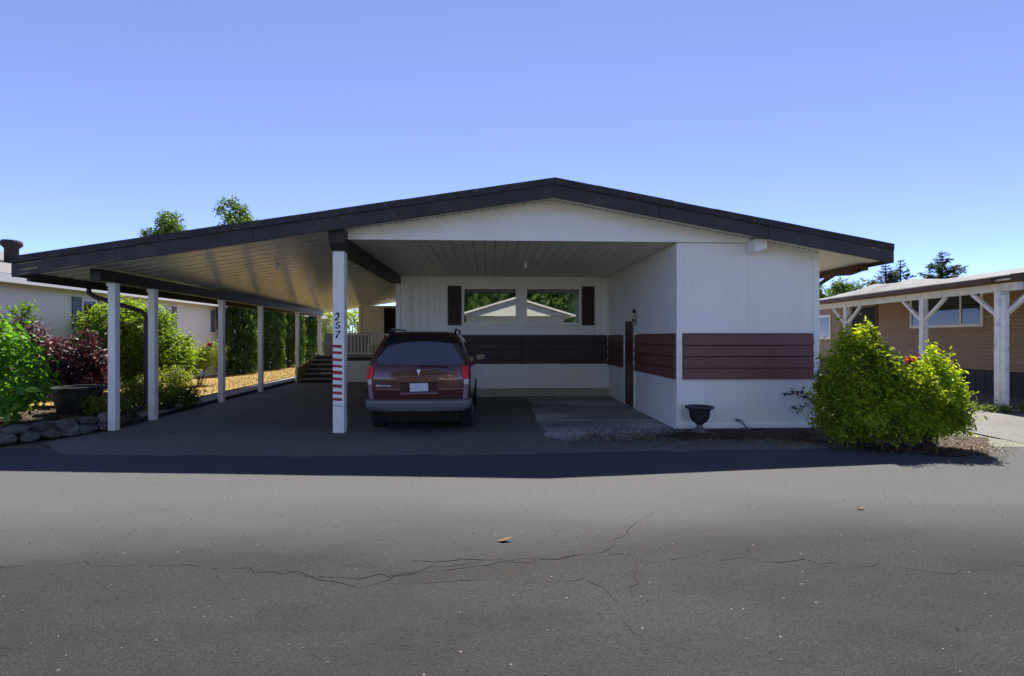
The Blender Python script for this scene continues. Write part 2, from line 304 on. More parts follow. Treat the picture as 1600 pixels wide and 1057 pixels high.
# ------------------------------------------------------------------ the home
YF, YB, XL, XS, XR = 9.1, 14.4, -2.6, 3.37, 6.0
RX, RZ, Y0, Y1 = 1.09, 4.34, 8.65, 24.0
XE0, XE1 = -7.72, 7.03
def zt(X): return RZ - (0.158 * (RX - X) if X < RX else 0.181 * (X - RX))
home = thing('manufactured_home', (1.7, YF, 0), 'white single storey home with brown siding band and wide low charcoal gable', 'house')
CEIL = 3.38; BT, BB = 1.735, 0.905
def roofprism(x0, x1, t0, t1, y0, y1):
    return MB().prism([(x0, y0, zt(x0) + t0), (x1, y0, zt(x1) + t0), (x1, y0, zt(x1) + t1), (x0, y0, zt(x0) + t1)], (0, y1 - y0, 0))
roofs = []
for x0, x1 in ((XE0, RX), (RX, XE1)):
    roofs.append(roofprism(x0, x1, -0.16, 0.0, Y0 + 0.02, Y1).build('roof', shing, home))
# front fascia boards, each a length of timber, slightly uneven
def fascia_run(xs, sgn):
    for a, b in zip(xs, xs[1:]):
        g = 0.003; d = random.uniform(-0.004, 0.004)
        MB().prism([(a + g, Y0 - .025 + d, zt(a) - 0.31), (b - g, Y0 - .025 + d, zt(b) - 0.31), (b - g, Y0 - .025 + d, zt(b) - 0.085), (a + g, Y0 - .025 + d, zt(a) - 0.085)], (0, .04, 0)).build('fascia_board', fascia, home, bevel=.004)
fascia_run([XE0, -6.1, -3.9, -1.5, RX], 1); fascia_run([RX, 2.9, 4.8, XE1], 1)
# layered shingle edge above the fascia: short courses with ragged lips
for x0, x1 in ((XE0, RX), (RX, XE1)):
    m = MB(); x = x0
    while x < x1 - 0.01:
        xn = min(x1, x + random.uniform(.5, .95)); dz = random.uniform(-.004, .004); dy = random.uniform(-.006, .004)
        m.prism([(x, Y0 - .055 + dy, zt(x) - .088 + dz * .5), (xn - .004, Y0 - .055 + dy, zt(xn) - .088 + dz * .5), (xn - .004, Y0 - .055 + dy, zt(xn) + .022 + dz), (x, Y0 - .055 + dy, zt(x) + .022 + dz)], (0, .35, 0)); x = xn
    m.build('shingle_edge', shing, home)
# end caps of the eaves and side fascia
B(XE0 - .03, XE0 + .01, Y0, Y1, zt(XE0) - .30, zt(XE0) - .02).build('eave_board', fascia, home)
B(XE1 - .01, XE1 + .03, Y0, Y1, zt(XE1) - .30, zt(XE1) - .02).build('eave_board', fascia, home)
# soffit over the front wall and the right eave
for x0, x1 in ((XL, RX), (RX, XE1 - .02)):
    roofprism(x0, x1, -0.235, -0.215, Y0 + .016, YF - .005).build('soffit', white, home)
roofprism(XR + .005, XE1 - .02, -0.235, -0.215, YF, Y1).build('soffit', white, home)
# gable panel over the recess
GB = 3.39
gx0, gx1 = XL + .02, 4.75
gp = [(gx0, YF - .05, GB), (gx1, YF - .05, GB), (gx1, YF - .05, zt(gx1) - .237), (RX, YF - .05, zt(RX) - .237), (gx0, YF - .05, zt(gx0) - .237)]
gable = MB().prism(gp, (0, .06, 0)).build('gable_panel', white, home)
for a, b in ((gx0, RX), (RX, 5.9)):    # thin rake trim with nail heads
    MB().beam((a, YF - .062, zt(a) - .262), (b, YF - .062, zt(b) - .262), .018, .035).build('rake_trim', trimw, home)
B(gx0, gx1, YF - .064, YF - .051, GB - .02, GB + .05).build('gable_sill_trim', trimw, home, bevel=.003)
# dark bead of fixings along the rake, and bare wood where the fascia paint has peeled
for a, b in ((gx0, RX), (RX, 5.9)):
    m = MB(); k = 0; x = a + .06
    while x < b - .03:
        m.box(x - .010, x + .010, YF - .078, YF - .071, zt(x) - .252, zt(x) - .238); x += random.uniform(.09, .19)
    m.build('rake_fixings', black, home)['kind'] = 'stuff'
bare = surf('bare_weathered_wood', (.30, .22, .13), .9, .3, 20, .4, 60)
def flake(x, dz, l, h, seed):
    r = random.Random(seed); up = []; lo = []
    for q in range(7):
        t = q / 6; xx = x + l * t; e = h * math.sin(math.pi * (t * .9 + .05)) ** .6
        up.append((xx, Y0 - .0335, zt(xx) + dz + e * r.uniform(.3, 1))); lo.append((xx, Y0 - .0335, zt(xx) + dz - e * r.uniform(.2, .8)))
    MB().prism(up + lo[::-1], (0, .004, 0)).build('peeled_patch', bare, home)
for k, (x, dz, l, h) in enumerate(((-7.66, -.12, .42, .012), (-7.60, -.22, .30, .030), (-7.62, -.285, .20, .014), (-7.05, -.288, .42, .012), (-6.45, -.296, .36, .008), (-7.2, -.105, .25, .008), (6.62, -.11, .10, .022), (6.75, -.13, .05, .02), (6.86, -.12, .06, .012))): flake(x, dz, l, h, k)
# recess ceiling boards in two lengths
n = 29; bw = (XS - XL - .06) / n
for (ya, yb) in ((YF + .02, 11.25), (11.255, YB)):
    me = B(-bw / 2 + .007, bw / 2 - .007, 0, yb - ya, 0, .02).mesh('ceiling_board', cream)
    for i in range(n):
        piece('ceiling_board', me, home, (XL + .06 + bw * (i + .5), ya, CEIL + random.uniform(0, .002)))
B(XL + .03, XS, YF + .015, YB, CEIL + .024, CEIL + .06).build('ceiling_deck', wood, home)
# ceiling lamp (bare bulb holder)
lampc = PY(820, 411, 11.9)
MB().lathe([(.05, 0), (.05, -.02), (.022, -.03), (.022, -.06), (.034, -.09), (.034, -.13), (.012, -.155)], 14, (lampc.x, 11.6, CEIL)).build('ceiling_bulb', trimw, home, smooth=True)
# ---- front bump-out wall
def topF(X): return min(GB - .02, zt(X) - .24)
MB().prism([(XS + .02, YF + .022, 0), (XR - .02, YF + .022, 0), (XR - .02, YF + .022, zt(XR) - .24), (gx1, YF + .022, zt(gx1) - .24), (XS + .02, YF + .022, zt(XS) - .24)], (0, 14.5, 0)).build('wall', white, home)
def planks_x(x0, x1, z0, zf, Y, wd, gap, thick=.02, mat=white):
    n = max(1, round((x1 - x0) / wd)); ww = (x1 - x0) / n
    for i in range(n):
        a, b = x0 + i * ww + gap / 2, x0 + (i + 1) * ww - gap / 2
        za = zf(a) if callable(zf) else zf; zb = zf(b) if callable(zf) else zf
        MB().hexa([(a, Y, z0), (b, Y, z0), (b, Y + thick, z0), (a, Y + thick, z0), (a, Y, za), (b, Y, zb), (b, Y + thick, zb), (a, Y + thick, za)]).build('wall_plank', mat, home)
def laps_x(x0, x1, z0, z1, Y, n, mat=brown):
    h = (z1 - z0) / n
    B(x0, x1, Y + .009, Y + .02, z0, z1).build('lap_shadow_backing', black, home)  # black sheet standing in for the shadow lines between the laps
    for i in range(n):
        a, b = z0 + i * h, z0 + (i + 1) * h
        MB().hexa([(x0, Y - .046, a), (x1, Y - .046, a), (x1, Y + .008, a), (x0, Y + .008, a), (x0, Y - .014, b - .013), (x1, Y - .014, b - .013), (x1, Y + .008, b - .013), (x0, Y + .008, b - .013)]).build('siding_board', mat, home)
planks_x(XS + .10, XR - .10, BT + .004, topF, YF, 0.203, .0016)
planks_x(XS + .10, XR - .10, .10, BB - .004, YF, 0.203, .0016)
laps_x(XS + .105, XR - .105, BB, BT, YF, 4)
B(XS - .004, XS + .10, YF - .014, YF + .02, .06, GB - .021).build('corner_trim', trimw, home, bevel=.004)
B(XR - .10, XR + .012, YF - .014, YF + .02, .06, zt(XR) - .26).build('corner_trim', trimw, home, bevel=.004)
B(XR - .015, XR + .012, YF + .021, YF + .12, .06, zt(XR) - .26).build('corner_trim', trimw, home, bevel=.004)
B(XS + .101, XR - .101, YF - .02, YF + .02, .02, .10).build('base_board', white, home, bevel=.004)
B(XR - .018, XR, YF + .121, Y1 - 1, .04, zt(XR) - .24).build('end_wall', white, home)
sx = PY(1170, 450, YF).x
B(sx - .012, sx + .012, YF - .006, YF + .004, BT + .01, topF(sx) - .01).build('seam_batten', white, home)
bx = PY(1183, 386, YF - .15)
bm_ = MB().prism([(bx.x - .11, YF - .30, bx.z - .11), (bx.x + .10, YF - .30, bx.z - .05), (bx.x + .10, YF - .30, bx.z + .12), (bx.x - .11, YF - .30, bx.z + .12)], (0, .29, 0))
bm_.build('beam_end', white, home, bevel=.006)
# ---- side wall of the bump-out, facing the van
dy0, dy1 = PX(991, 600, XS).y, PX(977, 600, XS).y
def planks_y(y0, y1, z0, z1, X, wd, gap, thick=.02, mat=white):
    n = max(1, round((y1 - y0) / wd)); ww = (y1 - y0) / n
    me = B(0, thick, gap / 2, ww - gap / 2, 0, z1 - z0).mesh('wall_plank', mat)
    for i in range(n): piece('wall_plank', me, home, (X, y0 + i * ww, z0))
def laps_y(y0, y1, z0, z1, X, n, mat=brown):
    h = (z1 - z0) / n
    B(X + .009, X + .02, y0, y1, z0, z1).build('lap_shadow_backing', black, home)  # same black sheet, showing through the gaps as lap shadows
    for i in range(n):
        a, b = z0 + i * h, z0 + (i + 1) * h
        MB().hexa([(X - .046, y0, a), (X + .008, y0, a), (X + .008, y1, a), (X - .046, y1, a), (X - .014, y0, b - .013), (X + .008, y0, b - .013), (X + .008, y1, b - .013), (X - .014, y1, b - .013)]).build('siding_board', mat, home)
for ya, yb in ((YF + .03, dy0 - .09), (dy1 + .09, YB)):
    planks_y(ya, yb, BT + .004, CEIL - .003, XS, 0.203, .02)
    planks_y(ya, yb, .09, BB - .004, XS, 0.203, .02)
    laps_y(ya + .01, yb - .01, BB, BT, XS, 4)
planks_y(dy0 - .09, dy1 + .09, 2.16, CEIL - .003, XS, 0.203, .008)
B(XS + .021, XS + .06, YF + .03, YB, 0.01, CEIL - .003).build('wall', white, home)
B(XS - .018, XS + .02, YF + .03, dy0 - .09, .005, .085).build('base_board', white, home, bevel=.004)
door = B(XS - .01, XS + .02, dy0 + .004, dy1 - .004, .03, 2.05).build('door', doorm, home, bevel=.004)
MB().tube([(XS - .012, dy0 + .10, 1.02), (XS - .06, dy0 + .10, 1.02)], .012).lathe([(.005, 0), (.03, .005), (.034, .02), (.02, .035)], 12, (XS - .075, dy0 + .10, 1.02), 'x').build('handle', surf('brass', (.5, .38, .16), .3, metal=1), door, smooth=True)
for a, b, c, d in ((dy0 - .088, dy0, .02, 2.15), (dy1, dy1 + .088, .02, 2.15), (dy0, dy1, 2.055, 2.15)):
    B(XS - .026, XS + .02, a, b, c, d).build('door_trim', trimw, home, bevel=.004)
# ---- back wall of the recess
wz0, wz1 = PY(760, 507, YB).z, PY(760, 448, YB).z
wxs = [(PY(722, 480, YB).x, PY(809, 480, YB).x), (PY(820, 480, YB).x, PY(908, 480, YB).x)]
ox0, ox1 = wxs[0][0] + .02, wxs[1][1] - .02
for (a, b, c, d) in ((XL, ox0, 0, CEIL), (ox1, XS + .3, 0, CEIL), (ox0, ox1, 0, wz0 + .02), (ox0, ox1, wz1 - .02, CEIL)):
    B(a, b, YB + .021, YB + .12, c, d).build('wall', white, home)
sh = .36
planks_x(XL + .12, wxs[0][0] - .02, BT + .01, CEIL - .005, YB, .19, .02)
planks_x(wxs[1][1] + .02, XS - .04, BT + .01, CEIL - .005, YB, .19, .02)
planks_x(wxs[0][0] - .02, wxs[1][1] + .02, BT + .01, wz0 - .06, YB, .19, .02)
planks_x(wxs[0][0] - .02, wxs[1][1] + .02, wz1 + .06, CEIL - .005, YB, .19, .02)
planks_x(XL + .12, XS - .04, .24, BB + .005, YB, .14, .018)
sxm = PY(815, 540, YB).x
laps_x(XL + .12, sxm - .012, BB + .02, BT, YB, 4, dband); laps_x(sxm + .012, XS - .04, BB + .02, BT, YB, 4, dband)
B(sxm - .011, sxm + .011, YB - .036, YB + .01, BB + .01, BT + .01).build('siding_joint', black, home)
B(XS - .038, XS - .002, YB - .03, YB + .02, .2, CEIL - .005).build('corner_trim', trimw, home)
B(XL - .01, XL + .115, YB - .03, YB + .02, .02, CEIL - .005).build('corner_trim', trimw, home)
B(XL, XS - .02, YB - .05, YB + .02, .0, .232).build('foundation', foundation, home, bevel=.01)
pxx = PY(643, 480, YB).x
MB().tube([(pxx, YB - .04, .25), (pxx, YB - .04, PY(643, 446, YB).z)], .03, 10).build('vent_pipe', trimw, home, smooth=True)
for i, (a, b) in enumerate(wxs):
    fw = .06
    win = MB()
    win.box(a, b, YB - .035, YB + .03, wz0, wz0 + fw); win.box(a, b, YB - .035, YB + .03, wz1 - fw, wz1)
    win.box(a, a + fw, YB - .034, YB + .03, wz0 + fw, wz1 - fw); win.box(b - fw, b, YB - .034, YB + .03, wz0 + fw, wz1 - fw)
    wo = win.build('window', trimw, home, bevel=.004)
    B(a + fw + .002, b - fw - .002, YB, YB + .006, wz0 + fw + .002, wz1 - fw - .002).build('pane', pane, wo)
    B(a - .02, b + .02, YB - .06, YB + .0, wz0 - .035, wz0 - .002).build('sill', trimw, wo, bevel=.004)
B(wxs[0][1] + .003, wxs[1][0] - .003, YB - .02, YB + .03, wz0 - .05, wz1 + .05).build('mullion_board', white, home)
for a, b in ((PY(700, 480, YB).x, wxs[0][0] - .022), (wxs[1][1] + .022, PY(928, 480, YB).x)):
    so = B(a, b, YB - .05, YB - .001, wz0 - .02, wz1 + .02).build('shutter', surf('maroon_shutter', (.030, .010, .009), .5) if 'maroon_shutter' not in MATS else MATS['maroon_shutter'], home, bevel=.005)
    k = 14; h = (wz1 - wz0 - .1) / k
    for j in range(k):
        z = wz0 + .05 + j * h
        MB().hexa([(a + .04, YB - .062, z), (b - .04, YB - .062, z), (b - .04, YB - .049, z), (a + .04, YB - .049, z), (a + .04, YB - .052, z + h * .8), (b - .04, YB - .052, z + h * .8), (b - .04, YB - .049, z + h * .8), (a + .04, YB - .049, z + h * .8)]).build('slat', MATS['maroon_shutter'], so)
# the room behind the windows: dim, with a curtain
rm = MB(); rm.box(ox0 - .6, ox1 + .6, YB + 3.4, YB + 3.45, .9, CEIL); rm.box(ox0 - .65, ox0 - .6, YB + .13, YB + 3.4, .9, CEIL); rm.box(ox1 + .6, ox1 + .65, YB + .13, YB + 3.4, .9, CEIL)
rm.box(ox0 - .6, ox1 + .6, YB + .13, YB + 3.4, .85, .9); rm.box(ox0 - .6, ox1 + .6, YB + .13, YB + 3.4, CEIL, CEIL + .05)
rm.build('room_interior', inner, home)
cv = MB(); cx = ox1 - .42
for k in range(16):
    x = cx + k * .028
    cv.box(x, x + .0275, YB + .16 + .03 * math.sin(k * 1.9), YB + .175 + .03 * math.sin(k * 1.9), wz0 - .3, wz1)
cv.build('curtain', curtain, home)
B(XL, XL + .06, YB + .121, Y1 - 1, 0, zt(XL) - .17).build('side_wall', white, home)
B(XL + .06, XR - .02, Y1 - 1.1, Y1 - 1, 0, 3.4).build('rear_wall', white, home)
# right eave gutter and downspout elbow
B(XE1 - .10, XE1 - .012, YF + .1, Y1, zt(XE1) - .36, zt(XE1) - .24).build('gutter', gutterb, home)
MB().tube([(XE1 - .07, YF + .25, zt(XE1) - .34), (XE1 - .25, YF + .25, zt(XE1) - .40), (XE1 - .55, YF + .25, zt(XE1) - .42), (XE1 - .72, YF + .25, zt(XE1) - .52), (XR + .05, YF + .25, zt(XE1) - .72), (XR + .05, YF + .25, .2)], .04, 8).build('downspout', gutterb, home, smooth=True)
# ------------------------------------------------------------------ carport
cp = thing('carport', (-4.7, 9.4, 0), 'open carport on white posts with ribbed cream metal ceiling beside the white home', 'carport')
def px_row(Y): return -6.72 - .045 * (Y - 9.47)
BZ0, BZ1 = 2.63, 2.83
# beam over the outer posts (two lengths)
for ya, yb in ((9.0, 15.3), (15.304, 22.6)):
    MB().hexa([(px_row(ya) - .09, ya, BZ0), (px_row(ya) + .09, ya, BZ0), (px_row(yb) + .09, yb, BZ0), (px_row(yb) - .09, yb, BZ0), (px_row(ya) - .09, ya, BZ1), (px_row(ya) + .09, ya, BZ1), (px_row(yb) + .09, yb, BZ1), (px_row(yb) - .09, yb, BZ1)]).build('beam', darkb, cp, bevel=.006)
# beam in line with the home's corner, carried by the number post
zb0 = 3.16
MB().prism([(XL - .13, 8.83, zb0 + .10), (XL - .13, 8.78, zb0 + .35), (XL - .13, YB - .04, zb0 + .35), (XL - .13, YB - .04, zb0), (XL - .13, 8.98, zb0)], (.26, 0, 0)).build('beam', darkb, cp, bevel=.006)
# ceiling pans
ny = 44; pw = (23.6 - 8.72) / ny
xa, xb = XE0 + .02, XL - .001
for i in range(ny):
    y = 8.72 + i * pw
    prof = [(0, 0), (pw * .08, .034), (pw * .18, .034), (pw * .26, 0), (pw * .60, .0), (pw * .66, .008), (pw * .72, .0), (pw * .998, 0)]
    vs = []; fs = []
    for q, (dy, dz) in enumerate(prof):
        for X in (xa, xb): vs.append((X, y + dy, zt(X) - .185 + dz - .025))
        if q: fs.append((2 * q - 2, 2 * q - 1, 2 * q + 1, 2 * q))
    m = MB().add(vs, fs); m.add([(v[0], v[1], v[2] + .022) for v in (vs[0], vs[1], vs[-1], vs[-2])], [(0, 1, 2, 3)])
    m.build('ceiling_pan', pan, cp)
# small ceiling lamp
lp = Vector((-4.55, 11.2, zt(-4.55) - .21))
MB().lathe([(.045, .0), (.045, -.02), (.02, -.03), (.02, -.05), (.032, -.075), (.032, -.11), (.01, -.13)], 12, lp).build('ceiling_bulb', trimw, cp, smooth=True)
for (x, y, wd) in ((180, 672, .13), (238, 656, .13), (343, 628, .13), (413, 612, .13), (463, 597, .13), (499, 588, .13)):
    p = G(x, y); X = px_row(p.y)
    B(X - wd / 2, X + wd / 2, p.y - wd / 2, p.y + wd / 2, 0.0, BZ0 - .001).build('post', postw, cp, bevel=.012)
    B(X - wd / 2 - .012, X + wd / 2 + .012, p.y - wd / 2 - .012, p.y - wd / 2 - .001, BZ0 - .06, BZ0 + .05).build('bracket', postw, cp)
NX, NY, NW = XL - .02, 9.1, .20
npost = B(NX - NW / 2, NX + NW / 2, NY - NW / 2, NY + NW / 2, 0, zb0 - .001).build('post', postw, cp, bevel=.014)
npost['label'] = 'thick front post with black number and red painted stripes'
zz = [PY(528, y, NY - .1).z for y in (541, 551, 562, 572, 582, 592, 603, 614, 624, 634)]
for k, z in enumerate(zz):
    if k == 9: h = .012
    else: h = (.052, .048, .05, .05, .062, .05, .058, .05, .05)[k]
    r1 = random.uniform(-.004, .004)
    MB().prism([(NX - .098, NY - NW / 2 - .0025, z - h / 2 + .008), (NX + .062 + r1, NY - NW / 2 - .0025, z - h / 2 - .006), (NX + .062, NY - NW / 2 - .0025, z + h / 2 - .006), (NX - .098, NY - NW / 2 - .0025, z + h / 2 + .004)], (0, .004, 0)).build('stripe', red, npost)
# slanted brush digits of the house number
def stroke(pts, wds, name):
    m = MB(); P = [Vector((p[0], 0, p[1])) for p in pts]
    for i in range(len(P) - 1):
        d = (P[i + 1] - P[i]).normalized(); nn = Vector((-d.z, 0, d.x)); a, b = P[i] - d * .003, P[i + 1] + d * .003
        m.prism([a + nn * wds[i] / 2, a - nn * wds[i] / 2, b - nn * wds[i + 1] / 2, b + nn * wds[i + 1] / 2], (0, -.004 - .0003 * i, 0))
    for i, v in enumerate(m.v): m.v[i] = (v[0], v[1] + NY - NW / 2 + .001, v[2])
    m.build(name, black, npost)
def dpx(x, y): q = PY(510 + x / 17.62, 480 + y / 17.62, NY - .1); return (q.x, q.z)
stroke([dpx(215, 225), dpx(275, 185), dpx(320, 165), dpx(335, 205), dpx(330, 280), dpx(285, 315), dpx(235, 350), dpx(300, 352), dpx(345, 335)], [.006, .020, .034, .026, .016, .024, .024, .008, .005], 'digit')
stroke([dpx(370, 420), dpx(330, 410), dpx(275, 455), dpx(268, 490), dpx(330, 495), dpx(370, 530), dpx(340, 570), dpx(300, 580), dpx(260, 545)], [.012, .022, .022, .008, .016, .026, .020, .014, .026], 'digit')
stroke([dpx(262, 672), dpx(300, 672), dpx(365, 650), dpx(355, 700), dpx(315, 750), dpx(285, 800), dpx(270, 845)], [.022, .008, .024, .020, .014, .032, .022], 'digit')
# outer gutter and downspout
MB().hexa([(XE0 - .09, 9.0, zt(XE0) - .34), (XE0 - .035, 9.0, zt(XE0) - .34), (XE0 - .035, Y1, zt(XE0) - .34), (XE0 - .09, Y1, zt(XE0) - .34), (XE0 - .11, 9.0, zt(XE0) - .22), (XE0 - .035, 9.0, zt(XE0) - .22), (XE0 - .035, Y1, zt(XE0) - .22), (XE0 - .11, Y1, zt(XE0) - .22)]).build('gutter', darkb, cp)
py2 = G(238, 656).y; qx = px_row(py2) - .12
MB().tube([(XE0 - .06, 10.3, zt(XE0) - .30), (XE0 - .06, 10.3, zt(XE0) - .42), (XE0 + .05, 10.32, zt(XE0) - .50), (qx - .08, py2 - .02, 2.18), (qx, py2 - .02, 2.05), (qx, py2 - .02, .36), (qx - .04, py2 - .05, .27), (qx - .3, py2 - .55, .17)], [.045] * 8, 8).build('downspout', darkb, cp, smooth=True)
for z in (1.95, .5): B(qx - .06, px_row(py2) - .06, py2 - .03, py2 + .01, z, z + .03).build('bracket', darkb, cp)
# ------------------------------------------------------------------ deck with steps behind the van
dk = thing('porch_deck', (-4.8, 20.5, 0), 'raised porch deck with white skirting, steps and baluster rail under the carport', 'deck')
DY, DZ = 19.4, 0.96; dx0, dx1 = -5.55, XL - .02
B(dx0, dx1, DY + .02, 22.2, DZ - .16, DZ - .04).build('deck_frame', darkb, dk)
nb = 18
for i in range(nb):
    y = DY + (22.2 - DY) / nb * i; B(dx0 - .02, dx1, y + .003, y + (22.2 - DY) / nb - .003, DZ - .039, DZ).build('deck_board', wood, dk)
k = 20; ww = (dx1 - dx0) / k
me = B(.004, ww - .004, 0, .02, 0, DZ - .17).mesh('skirt_plank', white)
for i in range(k): piece('skirt_plank', me, dk, (dx0 + i * ww, DY + .0, .005))
B(dx0, dx1, DY + .021, DY + .05, .0, DZ - .17).build('skirt_backing', white, dk)
for z in (DZ + .09, DZ + .80): B(dx0, dx1, DY + .05, DY + .10, z, z + .05).build('rail', white, dk)
me = B(-.018, .018, -.018, .018, 0, .66).mesh('baluster', white)
for i in range(22): piece('baluster', me, dk, (dx0 + .08 + i * (dx1 - dx0 - .16) / 21, DY + .075, DZ + .141))
for i in range(6):
    z1 = (i + 1) * DZ / 6.0; y = DY - .25 + i * .34
    B(-7.0, dx0 - .03, y, y + .37, z1 - .045, z1).build('tread', wood, dk, bevel=.006)
    B(-6.98, dx0 - .05, y + .05, y + .07, z1 - .16, z1 - .046).build('riser', darkb, dk)
MB().prism([(-7.06, DY - .3, 0.0), (-7.06, DY + 2.2, 0.0), (-7.06, DY + 2.2, 1.0), (-7.06, DY - .3, .55)], (.05, 0, 0)).build('side_panel', woody, dk)
for i in range(5): B(-7.1 + i * .42, -7.1 + (i + 1) * .42 - .008, 22.3, 22.33, .3, 1.86).build('screen_panel', greyp, dk)
# garden chair on the deck
ch = thing('garden_chair', (-4.55, 20.6, DZ), 'white slatted garden chair seen through the deck rail', 'chair')
for sx_ in (-.24, .24):
    for sy_ in (-.2, .2): B(-4.55 + sx_ - .02, -4.55 + sx_ + .02, 20.6 + sy_ - .02, 20.6 + sy_ + .02, DZ, DZ + .40).build('leg', trimw, ch)
B(-4.82, -4.28, 20.36, 20.84, DZ + .40, DZ + .44).build('seat', trimw, ch)
for i in range(5): B(-4.80 + i * .11, -4.74 + i * .11, 20.8, 20.83, DZ + .441, DZ + .85).build('back_slat', trimw, ch)
# enclosed room at the far end of the carport
rmx0 = PY(562, 480, 22.4).x
er = thing('porch_room', (-3.8, 22.4, 0), 'cream enclosed porch room with dark doorway at the back of the carport', 'porch')
B(rmx0, XL - .02, 22.42, 23.6, 0, 3.05).build('wall', cream, er)
B(PY(600, 480, 22.4).x, XL - .05, 22.39, 22.415, DZ, 2.95).build('doorway', black, er)
B(rmx0 - .04, rmx0 + .08, 22.37, 22.41, DZ, 3.05).build('corner_trim', trimw, er)
# ------------------------------------------------------------------ the van
def carpaint():
    m, nt, b = new_mat('maroon_car_paint'); N = nt.nodes; L = nt.links
    b.inputs['Base Color'].default_value = (0.075, 0.018, 0.020, 1); b.inputs['Metallic'].default_value = 0.35; b.inputs['Roughness'].default_value = 0.32
    b.inputs['Coat Weight'].default_value = 1.0; b.inputs['Coat Roughness'].default_value = 0.05
    geo = N.new('ShaderNodeNewGeometry'); n = N.new('ShaderNodeTexNoise'); n.inputs['Scale'].default_value = 5; n.inputs['Detail'].default_value = 8; L.new(geo.outputs['Position'], n.inputs['Vector'])
    r = ramp(nt, (0.072, 0.014, 0.013), (0.105, 0.026, 0.022), 0.35, 0.7); L.new(n.outputs[0], r.inputs[0]); L.new(r.outputs[0], b.inputs['Base Color'])
    mr = N.new('ShaderNodeMapRange'); mr.inputs[1].default_value = .4; mr.inputs[2].default_value = .7; mr.inputs[3].default_value = .04; mr.inputs[4].default_value = .16; L.new(n.outputs[0], mr.inputs[0]); L.new(mr.outputs[0], b.inputs['Coat Roughness'])
    return m
paint = carpaint()
bump_m = surf('grey_bumper_plastic', (.15, .16, .155), .42, .08, 6, .05, 80, dirt=(.12, .12, .11), dirt_amt=.3, dirt_scale=4)
cglass = surf('tinted_car_glass', (.020, .028, .032), .04, .05, 3, 0, rnd=0, spec=1.0, coat=1.0)
hpane = surf('house_window_glass', (.020, .026, .026), .05, .05, 3, 0, rnd=0, spec=.5)
cblack = surf('gloss_black_trim', (.010, .009, .010), .15, .1, 3, 0, rnd=0)
redl = surf('red_lamp_lens', (.85, .012, .008), .3, .15, 40, .2, 120, rnd=0, spec=.3)
clearl = surf('clear_lamp_lens', (.62, .60, .58), .15, .1, 60, .2, 120, rnd=0, coat=1)
chrome = surf('chrome', (.80, .80, .80), .35, .05, 5, 0, metal=.4)
plate_m = surf('licence_plate', (.60, .64, .68), .4, .05, 9, .05, 60)
rubber = surf('tyre_rubber', (.014, .014, .014), .8, .2, 8, .3, 60)
alloy = surf('alloy_wheel', (.45, .46, .47), .3, .05, 4, 0, metal=.9)
VX, VY = -1.235, 8.80
van = thing('minivan', (VX, VY + 2.4, 0), 'maroon minivan with grey bumper parked under the gable, rear towards the road', 'van')
ZL = [.28, .40, .58, .80, 1.00, 1.17, 1.35, 1.52, 1.64, 1.72]
WL = [.82, .875, .895, .905, .905, .885, .835, .765, .70, .62]
RL = [.14, .10, .075, .05, .05, .085, .20, .32, .41, .52]
FL = [4.74, 4.84, 4.88, 4.72, 4.10, 3.72, 3.40, 3.08, 2.84, 2.55]
zs = np.linspace(.40, 1.72, 40)
def smooth_interp(z, xs, ys):
    xs = np.array(xs); ys = np.array(ys); d = np.gradient(ys, xs); i = np.clip(np.searchsorted(xs, z) - 1, 0, len(xs) - 2)
    h = xs[i + 1] - xs[i]; t = (z - xs[i]) / h
    return (2*t**3-3*t**2+1)*ys[i] + (t**3-2*t**2+t)*h*d[i] + (-2*t**3+3*t**2)*ys[i+1] + (t**3-t**2)*h*d[i+1]
fW = lambda z: float(smooth_interp(z, ZL, WL)); fR = lambda z: float(smooth_interp(z, ZL, RL)); fF = lambda z: float(smooth_interp(z, ZL, FL))
CR = .36
def rear_y(x, z):
    q = min(abs(x) / fW(z), .9995); return fR(z) + CR * (1 - (1 - q ** 4.5) ** (1 / 4.5))
body = MB(); rows = []
rear_q = [0, .2, .4, .6, .75, .85, .92, .97, .99]
for z in zs:
    W, R, Fv = fW(z), fR(z), fF(z); half = []
    for q in rear_q: half.append((q * W, rear_y(q * W, z)))
    for t in np.linspace(0, 1, 14): half.append((W * (1 - .05 * max(0, t - .75) * 4 * .5), R + CR + t * (Fv - .5 - R - CR)))
    for q in (.97, .92, .85, .7, .5, .25, 0): half.append((q * W * .97, Fv - .5 * (1 - (1 - q ** 3.0) ** (1 / 3.0))))
    ring = half + [(-x, y) for x, y in half[-2:0:-1]]
    rows.append([(VX + x, VY + y, z) for x, y in ring])
nr = len(rows[0]); vs = [p for r in rows for p in r]; fs = []
for i in range(len(rows) - 1): fs += [(i * nr + k, i * nr + (k + 1) % nr, (i + 1) * nr + (k + 1) % nr, (i + 1) * nr + k) for k in range(nr)]
fs.append(tuple(range(nr))[::-1])
